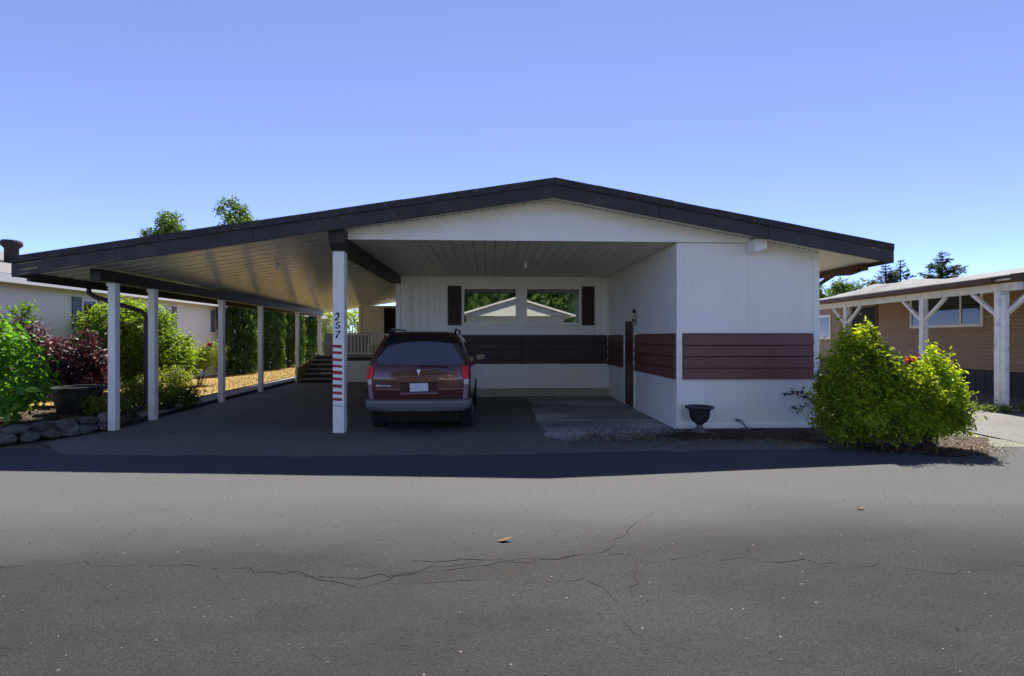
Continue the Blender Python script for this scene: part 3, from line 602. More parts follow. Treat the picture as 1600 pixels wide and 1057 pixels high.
# crowned roof: two shrinking rings
top = rows[-1]; cxm = sum(p[0] for p in top) / nr; cym = sum(p[1] for p in top) / nr; base = (len(rows) - 1) * nr
for sc_, zz_ in ((.93, 1.745), (.75, 1.765), (.4, 1.775)):
    st = len(vs); vs += [(cxm + (p[0] - cxm) * sc_, cym + (p[1] - cym) * (1 - (1 - sc_) * .6), zz_) for p in top]
    fs += [(base + k, base + (k + 1) % nr, st + (k + 1) % nr, st + k) for k in range(nr)]; base = st
fs.append(tuple(base + k for k in range(nr)))
body_o = body.add(vs, fs).build('body', paint, van, smooth=True)
def rear_patch(poly, off, name, mat, parent, thick=.012, nsub=10):
    """panel lying on the curved tail: outline in (x, z), pushed out by off"""
    me = bpy.data.meshes.new(name); bm = bmesh.new()
    P = []
    for i in range(len(poly)):
        a, b = poly[i], poly[(i + 1) % len(poly)]
        k = max(1, int(math.hypot(b[0] - a[0], b[1] - a[1]) / .05))
        P += [(a[0] + (b[0] - a[0]) * j / k, a[1] + (b[1] - a[1]) * j / k) for j in range(k)]
    f = bm.faces.new([bm.verts.new((x, 0, z)) for x, z in P])
    x0 = min(p[0] for p in P); x1 = max(p[0] for p in P); z0 = min(p[1] for p in P); z1 = max(p[1] for p in P)
    for xx in np.arange(x0 + .06, x1 - .01, .06): bmesh.ops.bisect_plane(bm, geom=bm.verts[:] + bm.edges[:] + bm.faces[:], plane_co=(xx, 0, 0), plane_no=(1, 0, 0))
    for zz_ in np.arange(z0 + .06, z1 - .01, .06): bmesh.ops.bisect_plane(bm, geom=bm.verts[:] + bm.edges[:] + bm.faces[:], plane_co=(0, 0, zz_), plane_no=(0, 0, 1))
    ext = bmesh.ops.extrude_face_region(bm, geom=bm.faces[:]); back = set(v for v in ext['geom'] if isinstance(v, bmesh.types.BMVert))
    o_ = ORG[van.name]
    for v in bm.verts:
        y = rear_y(v.co.x, min(v.co.z, 1.72)) - off + (thick if v in back else 0)
        v.co = (VX + v.co.x - o_.x, VY + y - o_.y, v.co.z - o_.z)
    bmesh.ops.recalc_face_normals(bm, faces=bm.faces); bm.to_mesh(me); bm.free(); me.materials.append(mat)
    me.polygons.foreach_set('use_smooth', [True] * len(me.polygons)); me.set_sharp_from_angle(angle=math.radians(35))
    o = bpy.data.objects.new(name, me); COL.objects.link(o); o.parent = parent; ORG[o.name] = o_; return o
def vp(x, y):   # outline points measured on the tail, metres about the van's centre line
    q = PY(x, y, VY + .12); return (q.x - VX, q.z)
def vz(zx, zy): return vp(570 + zx / 6.216, 505 + zy / 6.216)
hatch_top = [vz(150, 235), vz(185, 165), vz(222, 105), vz(300, 98), vz(560, 95), vz(800, 98), vz(880, 108), vz(925, 165), vz(945, 225), vz(880, 202), vz(720, 180), vz(560, 174), vz(400, 182), vz(260, 205)]
rear_patch(hatch_top[::-1], .007, 'rear_window_surround', cblack, van)
gl = [vz(112, 360), vz(118, 310), vz(140, 268), vz(180, 240), vz(260, 210), vz(400, 186), vz(560, 178), vz(720, 184), vz(880, 206), vz(935, 232), vz(962, 280), vz(966, 340), vz(955, 385), vz(900, 403), vz(560, 405), vz(180, 404), vz(130, 392)]
rear_patch(gl, .009, 'rear_window', cglass, van)
MB().beam((VX + vz(530, 388)[0], VY + rear_y(.0, 1.17) - .03, 1.175), (VX + vz(815, 392)[0], VY + rear_y(.4, 1.17) - .03, 1.17), .02, .025).build('wiper', cblack, van)
for s_ in (-1, 1):
    xo = .893
    lamp = [(s_ * .765, 1.12), (s_ * .78, 1.165), (s_ * .82, 1.175), (s_ * .862, 1.15), (s_ * .872, 1.05), (s_ * .872, .94), (s_ * .785, .94), (s_ * .765, 1.02)]
    lo = rear_patch(lamp if s_ < 0 else lamp[::-1], .016, 'tail_lamp', redl, van, .03)
    rev = [(s_ * .787, .936), (s_ * .872, .936), (s_ * .870, .845), (s_ * .792, .845)]
    rear_patch(rev, .015, 'reverse_lens', clearl, lo, .03)
    pil = [(s_ * .79, .84), (s_ * .868, .84), (s_ * .845, .60), (s_ * .765, .60)]
    rear_patch(pil, .006, 'lamp_lower_trim', surf('dusty_rose_trim', (.30, .17, .18), .4) if 'dusty_rose_trim' not in MATS else MATS['dusty_rose_trim'], van)
rear_patch([vz(345, 575), vz(720, 565), vz(705, 660), vz(690, 668), vz(365, 672)], .003, 'plate_recess', surf('maroon_recess', (.05, .012, .015), .3, rnd=0), van)
rear_patch([vz(345, 535), vz(715, 528), vz(715, 568), vz(345, 572)], .030, 'tailgate_handle', paint, van, .04)
rear_patch([vz(350, 570), vz(720, 564), vz(720, 578), vz(350, 584)], .010, 'handle_shadow_gap', cblack, van)
rear_patch([vz(350, 672), vz(712, 660), vz(708, 680), vz(360, 690)], .018, 'tailgate_lip', surf('lip_trim', (.22, .14, .16), .35, rnd=0), van, .03)
rear_patch([vz(110, 634), vz(348, 636), vz(348, 641), vz(110, 640)], .006, 'tailgate_crease', MATS['dusty_rose_trim'], van)
rear_patch([vz(716, 634), vz(966, 628), vz(966, 634), vz(716, 640)], .006, 'tailgate_crease', MATS['dusty_rose_trim'], van)
pl = rear_patch([vz(445, 580), vz(618, 576), vz(620, 654), vz(445, 660)], .014, 'licence_plate', plate_m, van)
# arrowhead emblem on the tailgate
rear_patch([vz(516, 445), vz(528, 452), vz(540, 445), vz(545, 462), vz(534, 480), vz(528, 508), vz(522, 480), vz(512, 462)][::-1], .014, 'emblem', chrome, van)
# chrome badge lettering
def text_part(txt, size, loc, parent, mat, name, ext=.003):
    cu = bpy.data.curves.new(name, 'FONT'); cu.body = txt; cu.size = size; cu.extrude = ext; cu.space_character = 1.15
    to = bpy.data.objects.new('tmp_text', cu); COL.objects.link(to)
    dg = bpy.context.evaluated_depsgraph_get(); me = bpy.data.meshes.new_from_object(to.evaluated_get(dg)); bpy.data.objects.remove(to)
    me.materials.clear(); me.materials.append(mat)
    o = bpy.data.objects.new(name, me); COL.objects.link(o); o.parent = parent
    o.location = Vector(loc) - ORG[parent.name]; o.rotation_euler = (math.radians(90), 0, 0); return o
bl = vz(118, 612)
tx = text_part('MONTANA', .046, (VX + bl[0], VY + rear_y(bl[0] * .8, bl[1]) - .010, bl[1]), van, chrome, 'badge_lettering')
tx.rotation_euler = (math.radians(90), 0, math.radians(-5)); tx.scale = (1.0, 1, 1)
# bumper: wraps the tail
bp = MB(); vs = []; fs = []
zprof = [(.385, .05), (.395, -.02), (.46, -.07), (.54, -.085), (.572, -.08), (.585, -.05), (.587, .03)]
qs = [-1.0, -.985, -.96, -.9, -.8, -.65, -.5, -.25, 0, .25, .5, .65, .8, .9, .96, .985, 1.0]
for (z, off) in zprof:
    W = .915 - (.06 if z < .4 else 0)
    for q in qs:
        yy = .05 + CR * (1 - (1 - min(abs(q), .9995) ** 4.0) ** .25) + off + (.0 if abs(q) < 1 else .35)
        vs.append((VX + q * W, VY + yy, z))
nq = len(qs)
for i in range(len(zprof) - 1): fs += [(i * nq + k, i * nq + k + 1, (i + 1) * nq + k + 1, (i + 1) * nq + k) for k in range(nq - 1)]
bp.add(vs, fs).build('bumper', bump_m, van, smooth=True)
B(VX - .70, VX + .70, VY + .22, VY + 4.3, .20, .42).build('underbody', black, van)
B(VX - .84, VX + .84, VY + .30, VY + 4.3, .30, .41).build('sill_panel', black, van)
MB().tube([(VX - .45, VY + .12, .30), (VX - .45, VY + .9, .30)], .03, 10).build('exhaust_pipe', black, van, smooth=True)
MB().tube([(VX - .55, VY + .9, .30), (VX + .55, VY + .9, .30)], .05, 8).build('rear_axle', black, van)
for s_ in (-1, 1):
    for yy in (.87, 3.85):
        c = (VX + s_ * .785, VY + yy, .335)
        ty = MB().lathe([(.20, -.125), (.31, -.125), (.33, -.105), (.335, -.03), (.335, .03), (.33, .105), (.31, .125), (.20, .125)], 32, c, 'x').build('wheel', rubber, van, smooth=True)
        MB().lathe([(.02, .06 * s_), (.08, .07 * s_), (.19, .095 * s_), (.205, .127 * s_), (.205, .02 * s_)], 24, c, 'x').build('rim', alloy, ty, smooth=True)
        # dark wheel arch
        B(VX + s_ * .80 - .10, VX + s_ * .80 + .10, VY + yy - .38, VY + yy + .38, .30, .70).build('wheel_arch', black, van) if False else None
    # side glass, one pane per bay
    for (ya, yb) in ((.72, 1.55), (1.60, 2.45), (2.50, 3.1)):
        g_ = MB(); vs = []; fs = []
        zl = np.linspace(1.20, 1.56, 7)
        for i, z in enumerate(zl):
            yb2 = min(yb, fF(z) - .52); 
            for yy in (ya + max(0, (z - 1.3)) * .3, max(yb2, ya + .2)): vs.append((VX + s_ * (fW(z) + .006), VY + yy, z))
            if i: fs.append((2 * i - 2, 2 * i - 1, 2 * i + 1, 2 * i))
        g_.add(vs, fs).build('side_window', cglass, van, smooth=True)
    # roof rail
    MB().tube([(VX + s_ * .60, VY + .70, 1.735), (VX + s_ * .60, VY + .78, 1.80), (VX + s_ * .60, VY + 1.0, 1.815), (VX + s_ * .58, VY + 2.3, 1.815), (VX + s_ * .58, VY + 2.5, 1.735)], .022, 8).build('roof_rail', cblack, van, smooth=True)
    # wing mirror
    mx_ = MB(); mc = Vector((VX + s_ * 1.02, VY + 3.25, 1.20))
    prof = [(-.10, -.06), (-.115, 0), (-.10, .065), (0, .085), (.10, .07), (.115, 0), (.10, -.06), (0, -.075)]
    mx_.prism([(mc.x + a, mc.y, mc.z + b) for a, b in prof], (0, .12, 0)); mo = mx_.build('wing_mirror', cblack, van, bevel=.015)
    MB().prism([(mc.x + a * .8, mc.y - .004, mc.z + b * .78) for a, b in prof], (0, .003, 0)).build('mirror_glass', cblack, mo)
    MB().beam((VX + s_ * .86, VY + 3.32, 1.16), (mc.x - s_ * .08, VY + 3.31, 1.18), .08, .05).build('mirror_arm', cblack, mo)
# ------------------------------------------------------------------ leaves
def leaf_mesh(name, P, Nn, size, aspect=.5, fold=.12, mat=None, dirs=None):
    n = len(P); r = RNG.normal(size=(n, 3)) if dirs is None else dirs
    Nn = Nn / np.linalg.norm(Nn, axis=1, keepdims=True)
    T = r - (r * Nn).sum(1, keepdims=True) * Nn; T /= np.linalg.norm(T, axis=1, keepdims=True) + 1e-9
    Bv = np.cross(Nn, T); s = size[:, None]
    V = np.stack([P, P + T * s * .5 + Bv * s * aspect * .5 + Nn * s * fold, P + T * s - Nn * s * fold * .6, P + T * s * .5 - Bv * s * aspect * .5 + Nn * s * fold], 1).reshape(-1, 3)
    i = np.arange(n)[:, None] * 4
    Fc = np.concatenate([i + np.array([[0, 1, 2]]), i + np.array([[0, 2, 3]])], 0)
    me = bpy.data.meshes.new(name); me.from_pydata(V.tolist(), [], Fc.tolist()); me.update()
    if mat: me.materials.append(mat)
    return me
def crown_points(blobs, clumps, per, spread, shell=.55, zmin=.03, upb=.5):
    bl = np.array(blobs, float); vol = bl[:, 3] * bl[:, 4] * bl[:, 5]; pick = RNG.choice(len(bl), clumps, p=vol / vol.sum())
    d = RNG.normal(size=(clumps, 3)); d /= np.linalg.norm(d, axis=1, keepdims=True)
    rad = shell + (1 - shell) * RNG.random(clumps) ** .6
    C = bl[pick, :3] + d * bl[pick, 3:] * rad[:, None]
    m = np.repeat(np.arange(clumps), per); P = C[m] + RNG.normal(size=(len(m), 3)) * spread
    O = d[m] * .7 + np.array([0, 0, upb]) + RNG.normal(size=(len(m), 3)) * .55
    ok = P[:, 2] > zmin; return P[ok], O[ok], C
def shrub(name, base, blobs, clumps, per, spread, size, mat, label, cat='shrub', group=None, stems=7, aspect=.5, shell=.5, tips=None, upb=.5):
    """blobs relative to base"""
    t = thing(name, base, label, cat, group)
    P, O, C = crown_points(blobs, clumps, per, spread, shell, .03, upb)
    for tb_ in (tips or [])[len(blobs):]:
        n_ = 34; q = np.array(tb_[:3]) + RNG.normal(size=(n_, 3)) * np.array(tb_[3:]) * .7; P = np.concatenate([P, q]); O = np.concatenate([O, np.array([[0, -.2, .5]]) + RNG.normal(size=(n_, 3)) * .7])
    sz = size * (.5 + 1.0 * RNG.random(len(P)))
    o = bpy.data.objects.new('foliage', leaf_mesh('foliage', P, O, sz, aspect, .12, mat)); COL.objects.link(o); o.parent = t
    st = MB()
    sel = C[RNG.choice(len(C), min(len(C), stems * 4), replace=False)]
    for k, q in enumerate(sel):
        a = Vector((random.uniform(-.1, .1), random.uniform(-.1, .1), -.02)); e = Vector(q); mid = a.lerp(e, .5) + Vector((0, 0, .12 * e.z)) - Vector((a.x + e.x, a.y + e.y, 0)) * .08
        r0 = .016 if k < stems else .008
        st.tube([a, mid, e], [r0, r0 * .7, r0 * .25], 5)
    so = bpy.data.objects.new('stem', st.mesh('stem', bark, smooth=True)); COL.objects.link(so); so.parent = t
    return t
lm_yg = leafmat('yellow_green_leaf', (.09, .19, .014), (.36, .42, .035), .55, (2.0, 1.8, .4))
lm_hyd = leafmat('bright_green_leaf', (.045, .15, .012), (.15, .33, .03), .5, (1.5, 1.5, .5))
lm_dg = leafmat('dark_green_leaf', (.03, .085, .014), (.12, .21, .03), .42)
lm_pur = leafmat('purple_leaf', (.035, .014, .018), (.115, .050, .055), .32, (1.5, .8, .8))
lm_mix = leafmat('loose_green_leaf', (.07, .12, .018), (.20, .25, .05), .45)
lm_rb = leafmat('fresh_green_leaf', (.045, .13, .013), (.22, .31, .033), .5)
lm_ced = leafmat('cedar_leaf', (.022, .060, .012), (.075, .14, .025), .35)
lm_con = leafmat('conifer_needles', (.018, .045, .025), (.05, .095, .05), .25)
lm_tree = leafmat('tree_leaf', (.03, .085, .014), (.11, .20, .03), .40)
lm_dead = leafmat('dead_leaf', (.045, .025, .010), (.20, .12, .05), .05)
lm_redp = leafmat('red_petal', (.35, .01, .01), (.55, .03, .03), .2, (1.5, .5, .5))
# two yellow-green shrubs at the right of the home
def at(x, Y): v = ray(x, 528); t = Y / v.y; return Vector((v.x * t, Y, 0))
p1 = at(1346, 7.55); p2 = at(1447, 7.35)
def shoots(bl, n, seed):
    r = random.Random(seed); out = list(bl)
    for k in range(n):
        c = r.choice(bl); a = r.uniform(0, 6.28); e = r.uniform(.1, .9)
        out.append((c[0] + c[3] * math.cos(a) * e, c[1] + c[4] * math.sin(a) * e, c[2] + c[5] * r.uniform(.7, 1.15), r.uniform(.04, .07), r.uniform(.04, .07), r.uniform(.08, .17)))
    return out
b1 = [(0, .05, .95, .50, .42, .52), (-.05, .05, 1.36, .34, .32, .34), (.22, 0, 1.18, .32, .30, .32), (-.38, 0, .85, .28, .36, .40), (.32, -.05, .66, .40, .36, .38), (-.32, 0, .45, .36, .38, .34), (.05, -.1, .40, .48, .42, .30), (-.10, .05, 1.58, .20, .18, .20), (.14, .05, 1.50, .16, .16, .18)]
shrub('leafy_shrub', p1, b1, 560, 44, .062, .066, lm_yg, 'tall yellow green shrub against the right corner of the white wall', stems=9, aspect=.38, shell=.40, tips=shoots(b1, 34, 2))
b2 = [(0, 0, .76, .42, .40, .42), (.16, 0, 1.02, .26, .26, .28), (-.26, 0, .90, .30, .30, .30), (.33, 0, .70, .22, .30, .30), (.14, .02, 1.24, .13, .13, .18), (.25, -.05, .46, .24, .28, .24), (-.22, -.05, .44, .34, .34, .28)]
shrub('leafy_shrub', p2, b2, 420, 44, .058, .064, lm_yg, 'lower yellow green shrub nearest the neighbouring driveway', stems=12, aspect=.38, shell=.40, tips=shoots(b2, 26, 5))
# red flower plant behind the right shrubs
fp = at(1427, 9.3); ft = thing('flower_plant', fp, 'red flowering plant showing behind the two yellow green shrubs', 'flower')
st = MB()
for k in range(6): st.tube([(0, 0, 0), (random.uniform(-.1, .1), 0, .7), (random.uniform(-.18, .18), random.uniform(-.1, .1), 1.22 + random.uniform(-.1, .1))], [.012, .009, .006], 5)
o = bpy.data.objects.new('stem', st.mesh('stem', bark)); COL.objects.link(o); o.parent = ft
P, O, C = crown_points([(0, 0, 1.20, .10, .08, .08)], 9, 18, .025, .3); o = bpy.data.objects.new('petals', leaf_mesh('petals', P, O, np.full(len(P), .06), .8, .15, lm_redp)); COL.objects.link(o); o.parent = ft
P, O, C = crown_points([(0, 0, .85, .22, .2, .4)], 26, 24, .05, .3); o = bpy.data.objects.new('foliage', leaf_mesh('foliage', P, O, np.full(len(P), .07), .5, .1, lm_dg)); COL.objects.link(o); o.parent = ft
# dark vine creeping over the wall corner
vt = thing('creeping_vine', (XR - .1, YF - .05, 0), 'dark twiggy vine creeping on the white wall beside the shrubs', 'vine')
stv = MB(); pts = []
for ln in ([(1284, 668), (1280, 630), (1262, 622), (1240, 615), (1222, 614)], [(1282, 650), (1270, 628), (1255, 612), (1238, 610)], [(1282, 655), (1262, 632), (1250, 640), (1236, 637)], [(1284, 660), (1282, 600), (1279, 575)]):
    Q = [PY(x, y, YF - .035) for x, y in ln]; stv.tube(Q, .006, 5)
    for a, b in zip(Q[1:], Q[2:]):
        for k in range(7): pts.append(a.lerp(b, random.random()) + Vector((random.gauss(0, .02), -abs(random.gauss(0, .02)), random.gauss(0, .02))))
stv.build('stem', bark, vt)
P = np.array([tuple(p - Vector(vt.location)) for p in pts]); o = bpy.data.objects.new('foliage', leaf_mesh('foliage', P, np.array([[0, -1, .4]]) + RNG.normal(size=(len(P), 3)) * .4, .05 + .03 * RNG.random(len(P)), .6, .1, leafmat('vine_leaf', (.010, .010, .014), (.035, .03, .035), .1, (1, 1, 1)))); COL.objects.link(o); o.parent = vt
# ---- left garden
BEDZ = .20
bed = wobble([(-6.95, 9.45), (-7.25, 8.95), (-7.5, 8.5), (-7.75, 8.2), (-9.2, 7.7), (-14, 7.6), (-14, 11.4), (-8.6, 11.4), (-7.6, 10.6), (-7.1, 10.0)], .05, .4, 5)
MB().prism([(x, y, -.02) for x, y in bed], (0, 0, BEDZ + .02)).build('planting_bed', soil)['kind'] = 'structure'
sw = thing('stone_wall', (-7.4, 8.7, 0), 'low dry stone wall edging the garden bed at the driveway', 'wall')
path = [Vector((-6.80, 9.70, 0)), Vector((-6.93, 9.35, 0)), Vector((-7.15, 8.92, 0)), Vector((-7.40, 8.45, 0)), Vector((-7.70, 8.10, 0)), Vector((-8.3, 7.78, 0)), Vector((-9.2, 7.6, 0)), Vector((-10.2, 7.55, 0))]
acc = [0]
for a, b in zip(path, path[1:]): acc.append(acc[-1] + (b - a).length)
def along(d):
    for i in range(len(path) - 1):
        if d <= acc[i + 1] or i == len(path) - 2:
            t = (d - acc[i]) / (acc[i + 1] - acc[i]); return path[i].lerp(path[i + 1], t), (path[i + 1] - path[i]).normalized()
def stone(parent, c, d, l, h, dp, seed):
    r = random.Random(seed); bm = bmesh.new(); nrm = Vector((-d.y, d.x, 0))
    for k in range(26):
        u = Vector((r.gauss(0, 1), r.gauss(0, 1), r.gauss(0, 1))).normalized(); mx = max(abs(u.x), abs(u.y), abs(u.z)); u = u * (1 - .62) + u / mx * .62
        p = c + d * (u.x * l / 2) + nrm * (u.y * dp / 2) + Vector((0, 0, u.z * h / 2)) - ORG[parent.name]; bm.verts.new(p)
    res = bmesh.ops.convex_hull(bm, input=bm.verts); bmesh.ops.delete(bm, geom=[v for v in bm.verts if not v.link_faces], context='VERTS')
    me = bpy.data.meshes.new('stone'); bm.to_mesh(me); bm.free(); me.materials.append(stonem)
    o = bpy.data.objects.new('stone', me); COL.objects.link(o); o.parent = parent
    bv = o.modifiers.new('bevel', 'BEVEL'); bv.width = .014; bv.segments = 2
for course, (z0, hh) in enumerate(((.0, .17), (.15, .14))):
    d = .02 + course * .09; k = 0
    while d < acc[-1] - .2:
        l = random.uniform(.20, .36); h = hh * random.uniform(.85, 1.25); p, dr = along(d + l / 2)
        stone(sw, p + Vector((random.uniform(-.02, .02), random.uniform(-.02, .02), z0 + h * .46)), dr, l * 1.08, h * 1.1, .22, 100 * course + k); d += l; k += 1
# big-leaf shrub: its large leaves are single pieces
hx = thing('broad_leaf_shrub', (-8.75, 9.15, BEDZ), 'large bright green broad leaved shrub behind the stone wall', 'shrub')
blobs = [(.1, 0, .85, .95, .65, .78), (-.45, .1, 1.30, .85, .6, .72), (.55, -.1, .60, .62, .55, .52), (-.9, -.1, .8, .7, .6, .70), (.3, 0, 1.2, .4, .4, .35)]
P, O, C = crown_points(blobs, 330, 17, .10, .6, .03, .55); sz = .12 * (.6 + .7 * RNG.random(len(P)))
big = np.argsort(P[:, 1] - .0 * P[:, 2])[:290]; rest = np.setdiff1d(np.arange(len(P)), big)
o = bpy.data.objects.new('foliage', leaf_mesh('foliage', P[rest], O[rest], sz[rest], .55, .12, lm_hyd)); COL.objects.link(o); o.parent = hx; o['kind'] = 'stuff'
def big_leaf(seed):
    r = random.Random(seed); L_, W_ = 1.0, .58; prof = [(0, 0), (.14, .55), (.35, 1.0), (.6, .85), (.82, .45), (1.0, 0)]
    vs = []; fs = []
    for t, wv in prof:
        z = -.25 * t * t; e = .10 * wv
        vs += [(t * L_, -W_ / 2 * wv, z + e), (t * L_, 0, z), (t * L_, W_ / 2 * wv, z + e)]
    for i in range(len(prof) - 1): fs += [(3 * i, 3 * i + 1, 3 * i + 4, 3 * i + 3), (3 * i + 1, 3 * i + 2, 3 * i + 5, 3 * i + 4)]
    me = bpy.data.meshes.new('leaf'); me.from_pydata(vs, [], fs); me.materials.append(lm_big[seed % 3]); me.polygons.foreach_set('use_smooth', [True] * len(me.polygons)); return me
lm_big = [surf('broad_leaf_%s' % nm, c, .45, .25, 8, .1, 30, rnd=.25) for nm, c in (('deep', (.035, .13, .013)), ('mid', (.08, .23, .02)), ('fresh', (.17, .32, .028)))]
for m in lm_big:
    nt = m.node_tree; N = nt.nodes; b = N['Principled BSDF']; t = N.new('ShaderNodeBsdfTranslucent'); src = b.inputs['Base Color'].links[0].from_socket
    mx = N.new('ShaderNodeMix'); mx.data_type = 'RGBA'; mx.blend_type = 'MULTIPLY'; mx.inputs[0].default_value = 1; mx.inputs[7].default_value = (1.6, 1.7, .5, 1)
    nt.links.new(src, mx.inputs[6]); nt.links.new(mx.outputs[2], t.inputs[0]); ms = N.new('ShaderNodeMixShader'); ms.inputs[0].default_value = .35
    nt.links.new(b.outputs[0], ms.inputs[1]); nt.links.new(t.outputs[0], ms.inputs[2]); nt.links.new(ms.outputs[0], N['Material Output'].inputs[0])
LM = [big_leaf(k) for k in range(3)]
for j in big:
    nn = Vector(O[j]).normalized(); tdir = Vector((P[j][0] * .5 + random.gauss(0, .5), -.6 + random.gauss(0, .4), -.35 + random.gauss(0, .3))); tdir = (tdir - nn * tdir.dot(nn)).normalized(); bb = nn.cross(tdir)
    o = bpy.data.objects.new('leaf', random.choice(LM)); COL.objects.link(o); o.parent = hx; s_ = random.uniform(.13, .22)
    o.matrix_local = Matrix.Translation(Vector(P[j])) @ Matrix((tdir, bb, nn)).transposed().to_4x4() @ Matrix.Scale(s_, 4)
st = MB()
for k in range(16):
    q = Vector(C[k * 9]); st.tube([(random.uniform(-.3, .3), random.uniform(-.15, .15), -.02), q * .5 + Vector((0, 0, .1)), q], [.014, .01, .005], 5)
o = bpy.data.objects.new('stem', st.mesh('stem', bark)); COL.objects.link(o); o.parent = hx
# purple and green bushes further back
shrub('purple_bush', at(22, 12.0), [(0, 0, 1.35, .9, .7, .75), (-.7, 0, 1.5, .7, .6, .7), (.5, 0, 1.0, .6, .6, .6)], 250, 30, .10, .10, lm_pur, 'purple leaved bush at the far left in front of the white house', aspect=.65, shell=.35)
shrub('purple_bush', at(118, 11.7), [(-.1, 0, .95, .6, .5, .55), (-.35, 0, 1.30, .36, .36, .34), (.25, .1, 1.15, .3, .3, .4), (.30, 0, 1.66, .10, .10, .24), (.1, 0, .6, .6, .45, .4)], 190, 28, .09, .085, lm_pur, 'dark purple bush above the black tub beside the first carport post', aspect=.65, shell=.35)
shrub('rounded_bush', at(208, 15.6), [(0, 0, 1.55, 1.25, .9, .95), (.85, .1, 1.15, .65, .8, .8), (-.75, 0, 1.75, .75, .8, .80), (.3, 0, 2.1, .7, .7, .55), (1.2, .1, .95, .40, .6, .6), (-.2, 0, .85, 1.1, .8, .5), (-.9, 0, 1.0, .8, .8, .8), (-.2, 0, 2.3, .8, .7, .45)], 900, 32, .11, .10, lm_rb, 'big rounded green bush behind the front carport posts', stems=10, shell=.5)
shrub('sapling', at(28, 11.0), [(0, 0, 1.9, .14, .14, .45), (.12, 0, 2.2, .25, .2, .22)], 26, 12, .06, .08, lm_dg, 'thin green sapling rising above the purple bush at far left', 'sapling', stems=3)
rb = at(314, 18.2)
shrub('rose_bush', rb, [(0, 0, .95, .65, .6, .50), (.35, 0, 1.15, .4, .4, .35), (-.3, 0, .75, .4, .4, .35)], 190, 26, .09, .07, lm_mix, 'loose pale green rose bush on the dry lawn before the white house', stems=3, shell=.3)
rf = thing('rose_flower', rb + Vector((.42, -.25, 1.42)), 'single red rose at the top of the pale rose bush', 'flower')
P, O, C = crown_points([(0, 0, 0, .06, .06, .05)], 10, 10, .02, .3, -1); o = bpy.data.objects.new('petals', leaf_mesh('petals', P, O, np.full(len(P), .055), .8, .15, lm_redp)); COL.objects.link(o); o.parent = rf
shrub('ground_plant', at(258, 12.3), [(0, 0, .28, .55, .4, .28), (.35, .1, .22, .4, .4, .22)], 90, 24, .07, .07, lm_dg, 'low dark green plant at the foot of the second carport post', 'plant')
shrub('ground_plant', at(255, 14.2), [(0, 0, .42, .5, .4, .38), (.4, 0, .5, .35, .35, .35)], 90, 22, .08, .07, lm_mix, 'loose green plant beneath the big rounded bush', 'plant')
shrub('ground_plant', at(150, 10.1) + Vector((0, 0, BEDZ)), [(0, 0, .18, .35, .25, .18), (.3, .1, .12, .3, .25, .15)], 60, 22, .05, .06, lm_mix, 'small mossy plant on top of the stone wall by the first post', 'plant', stems=3)
shrub('ground_plant', at(207, 11.0), [(0, 0, .40, .3, .3, .35)], 50, 20, .06, .07, lm_mix, 'small bright plant between the first two carport posts', 'plant', stems=4)
# planter tub
tb = at(122, 10.4) + Vector((0, 0, BEDZ))
tub = thing('planter_tub', tb, 'wide black planter tub behind the stone wall beside the first carport post', 'planter')
MB().lathe([(.30, 0), (.32, .02), (.40, .42), (.45, .44), (.46, .50), (.41, .50), (.38, .42), (.05, .42)], 28, tb).build('bowl', potm, tub, smooth=True)
MB().lathe([(.385, .43), (.3, .455), (.0, .46)], 20, tb).build('soil', soil, tub)
shrub('ground_plant', Vector((11.35, 10.95, 0)), [(0, 0, .06, .35, .25, .07), (.5, -.1, .05, .3, .2, .05), (-.35, .15, .04, .25, .2, .05)], 50, 18, .05, .06, lm_mix, 'low scruffy weeds round the foot of the nearest braced post at right', 'plant', stems=1)
# cedars
def cedar_mesh(h, r, n):
    z = h * RNG.random(n) ** .9; a = RNG.random(n) * 2 * np.pi; f = np.clip(np.minimum(1, (h - z) / (h * .35)) ** .6, .12, 1) * (1 + .10 * np.sin(a * 5 + z * 3) + .06 * np.sin(z * 11 + a * 2))
    rr = r * f * (.72 + .33 * RNG.random(n) ** .5); P = np.stack([rr * np.cos(a), rr * np.sin(a), z + .02], 1)
    O = np.stack([np.cos(a), np.sin(a), .3 + 0 * a], 1) + RNG.normal(size=(n, 3)) * .45; D = np.tile([[0, 0, 1.0]], (n, 1)) + RNG.normal(size=(n, 3)) * .4
    return leaf_mesh('foliage', P, O, .16 * (.6 + .8 * RNG.random(n)), .4, .1, lm_ced, D)
cm = [cedar_mesh(4.6, .78, 11000), cedar_mesh(4.8, .74, 11000)]
tm = MB().tube([(0, 0, 0), (0, 0, 3.8)], [.09, .02], 8).mesh('trunk', bark)
for k, (x, Y, s_, lb) in enumerate(((371, 24.0, 1.06, 'nearest columnar cedar beside the third carport post'), (418, 27.0, 1.06, 'second columnar cedar, between the third and fourth carport posts'), (450, 30.0, 1.1, 'third columnar cedar, between the fourth and fifth carport posts'), (474, 34.0, 1.15, 'farthest columnar cedar just right of the fifth carport post'))):
    p = at(x, Y); t = thing('cedar', p, lb, 'cedar', 'columnar cedars along the lawn', random.uniform(0, 6), True)
    for nm, me in (('foliage', cm[k % 2]), ('trunk', tm)):
        o = bpy.data.objects.new(nm, me); COL.objects.link(o); o.parent = t; o.scale = (s_, s_, s_)
shrub('garden_bush', at(525, 38.0), [(0, 0, 2.2, 2.8, 1.4, 2.0), (2.0, 0, 2.0, 1.8, 1.3, 1.9), (-1.9, 0, 1.9, 1.5, 1.2, 1.6)], 380, 30, .17, .16, lm_yg, 'sunlit yellow green bush behind the deck screen', 'bush')
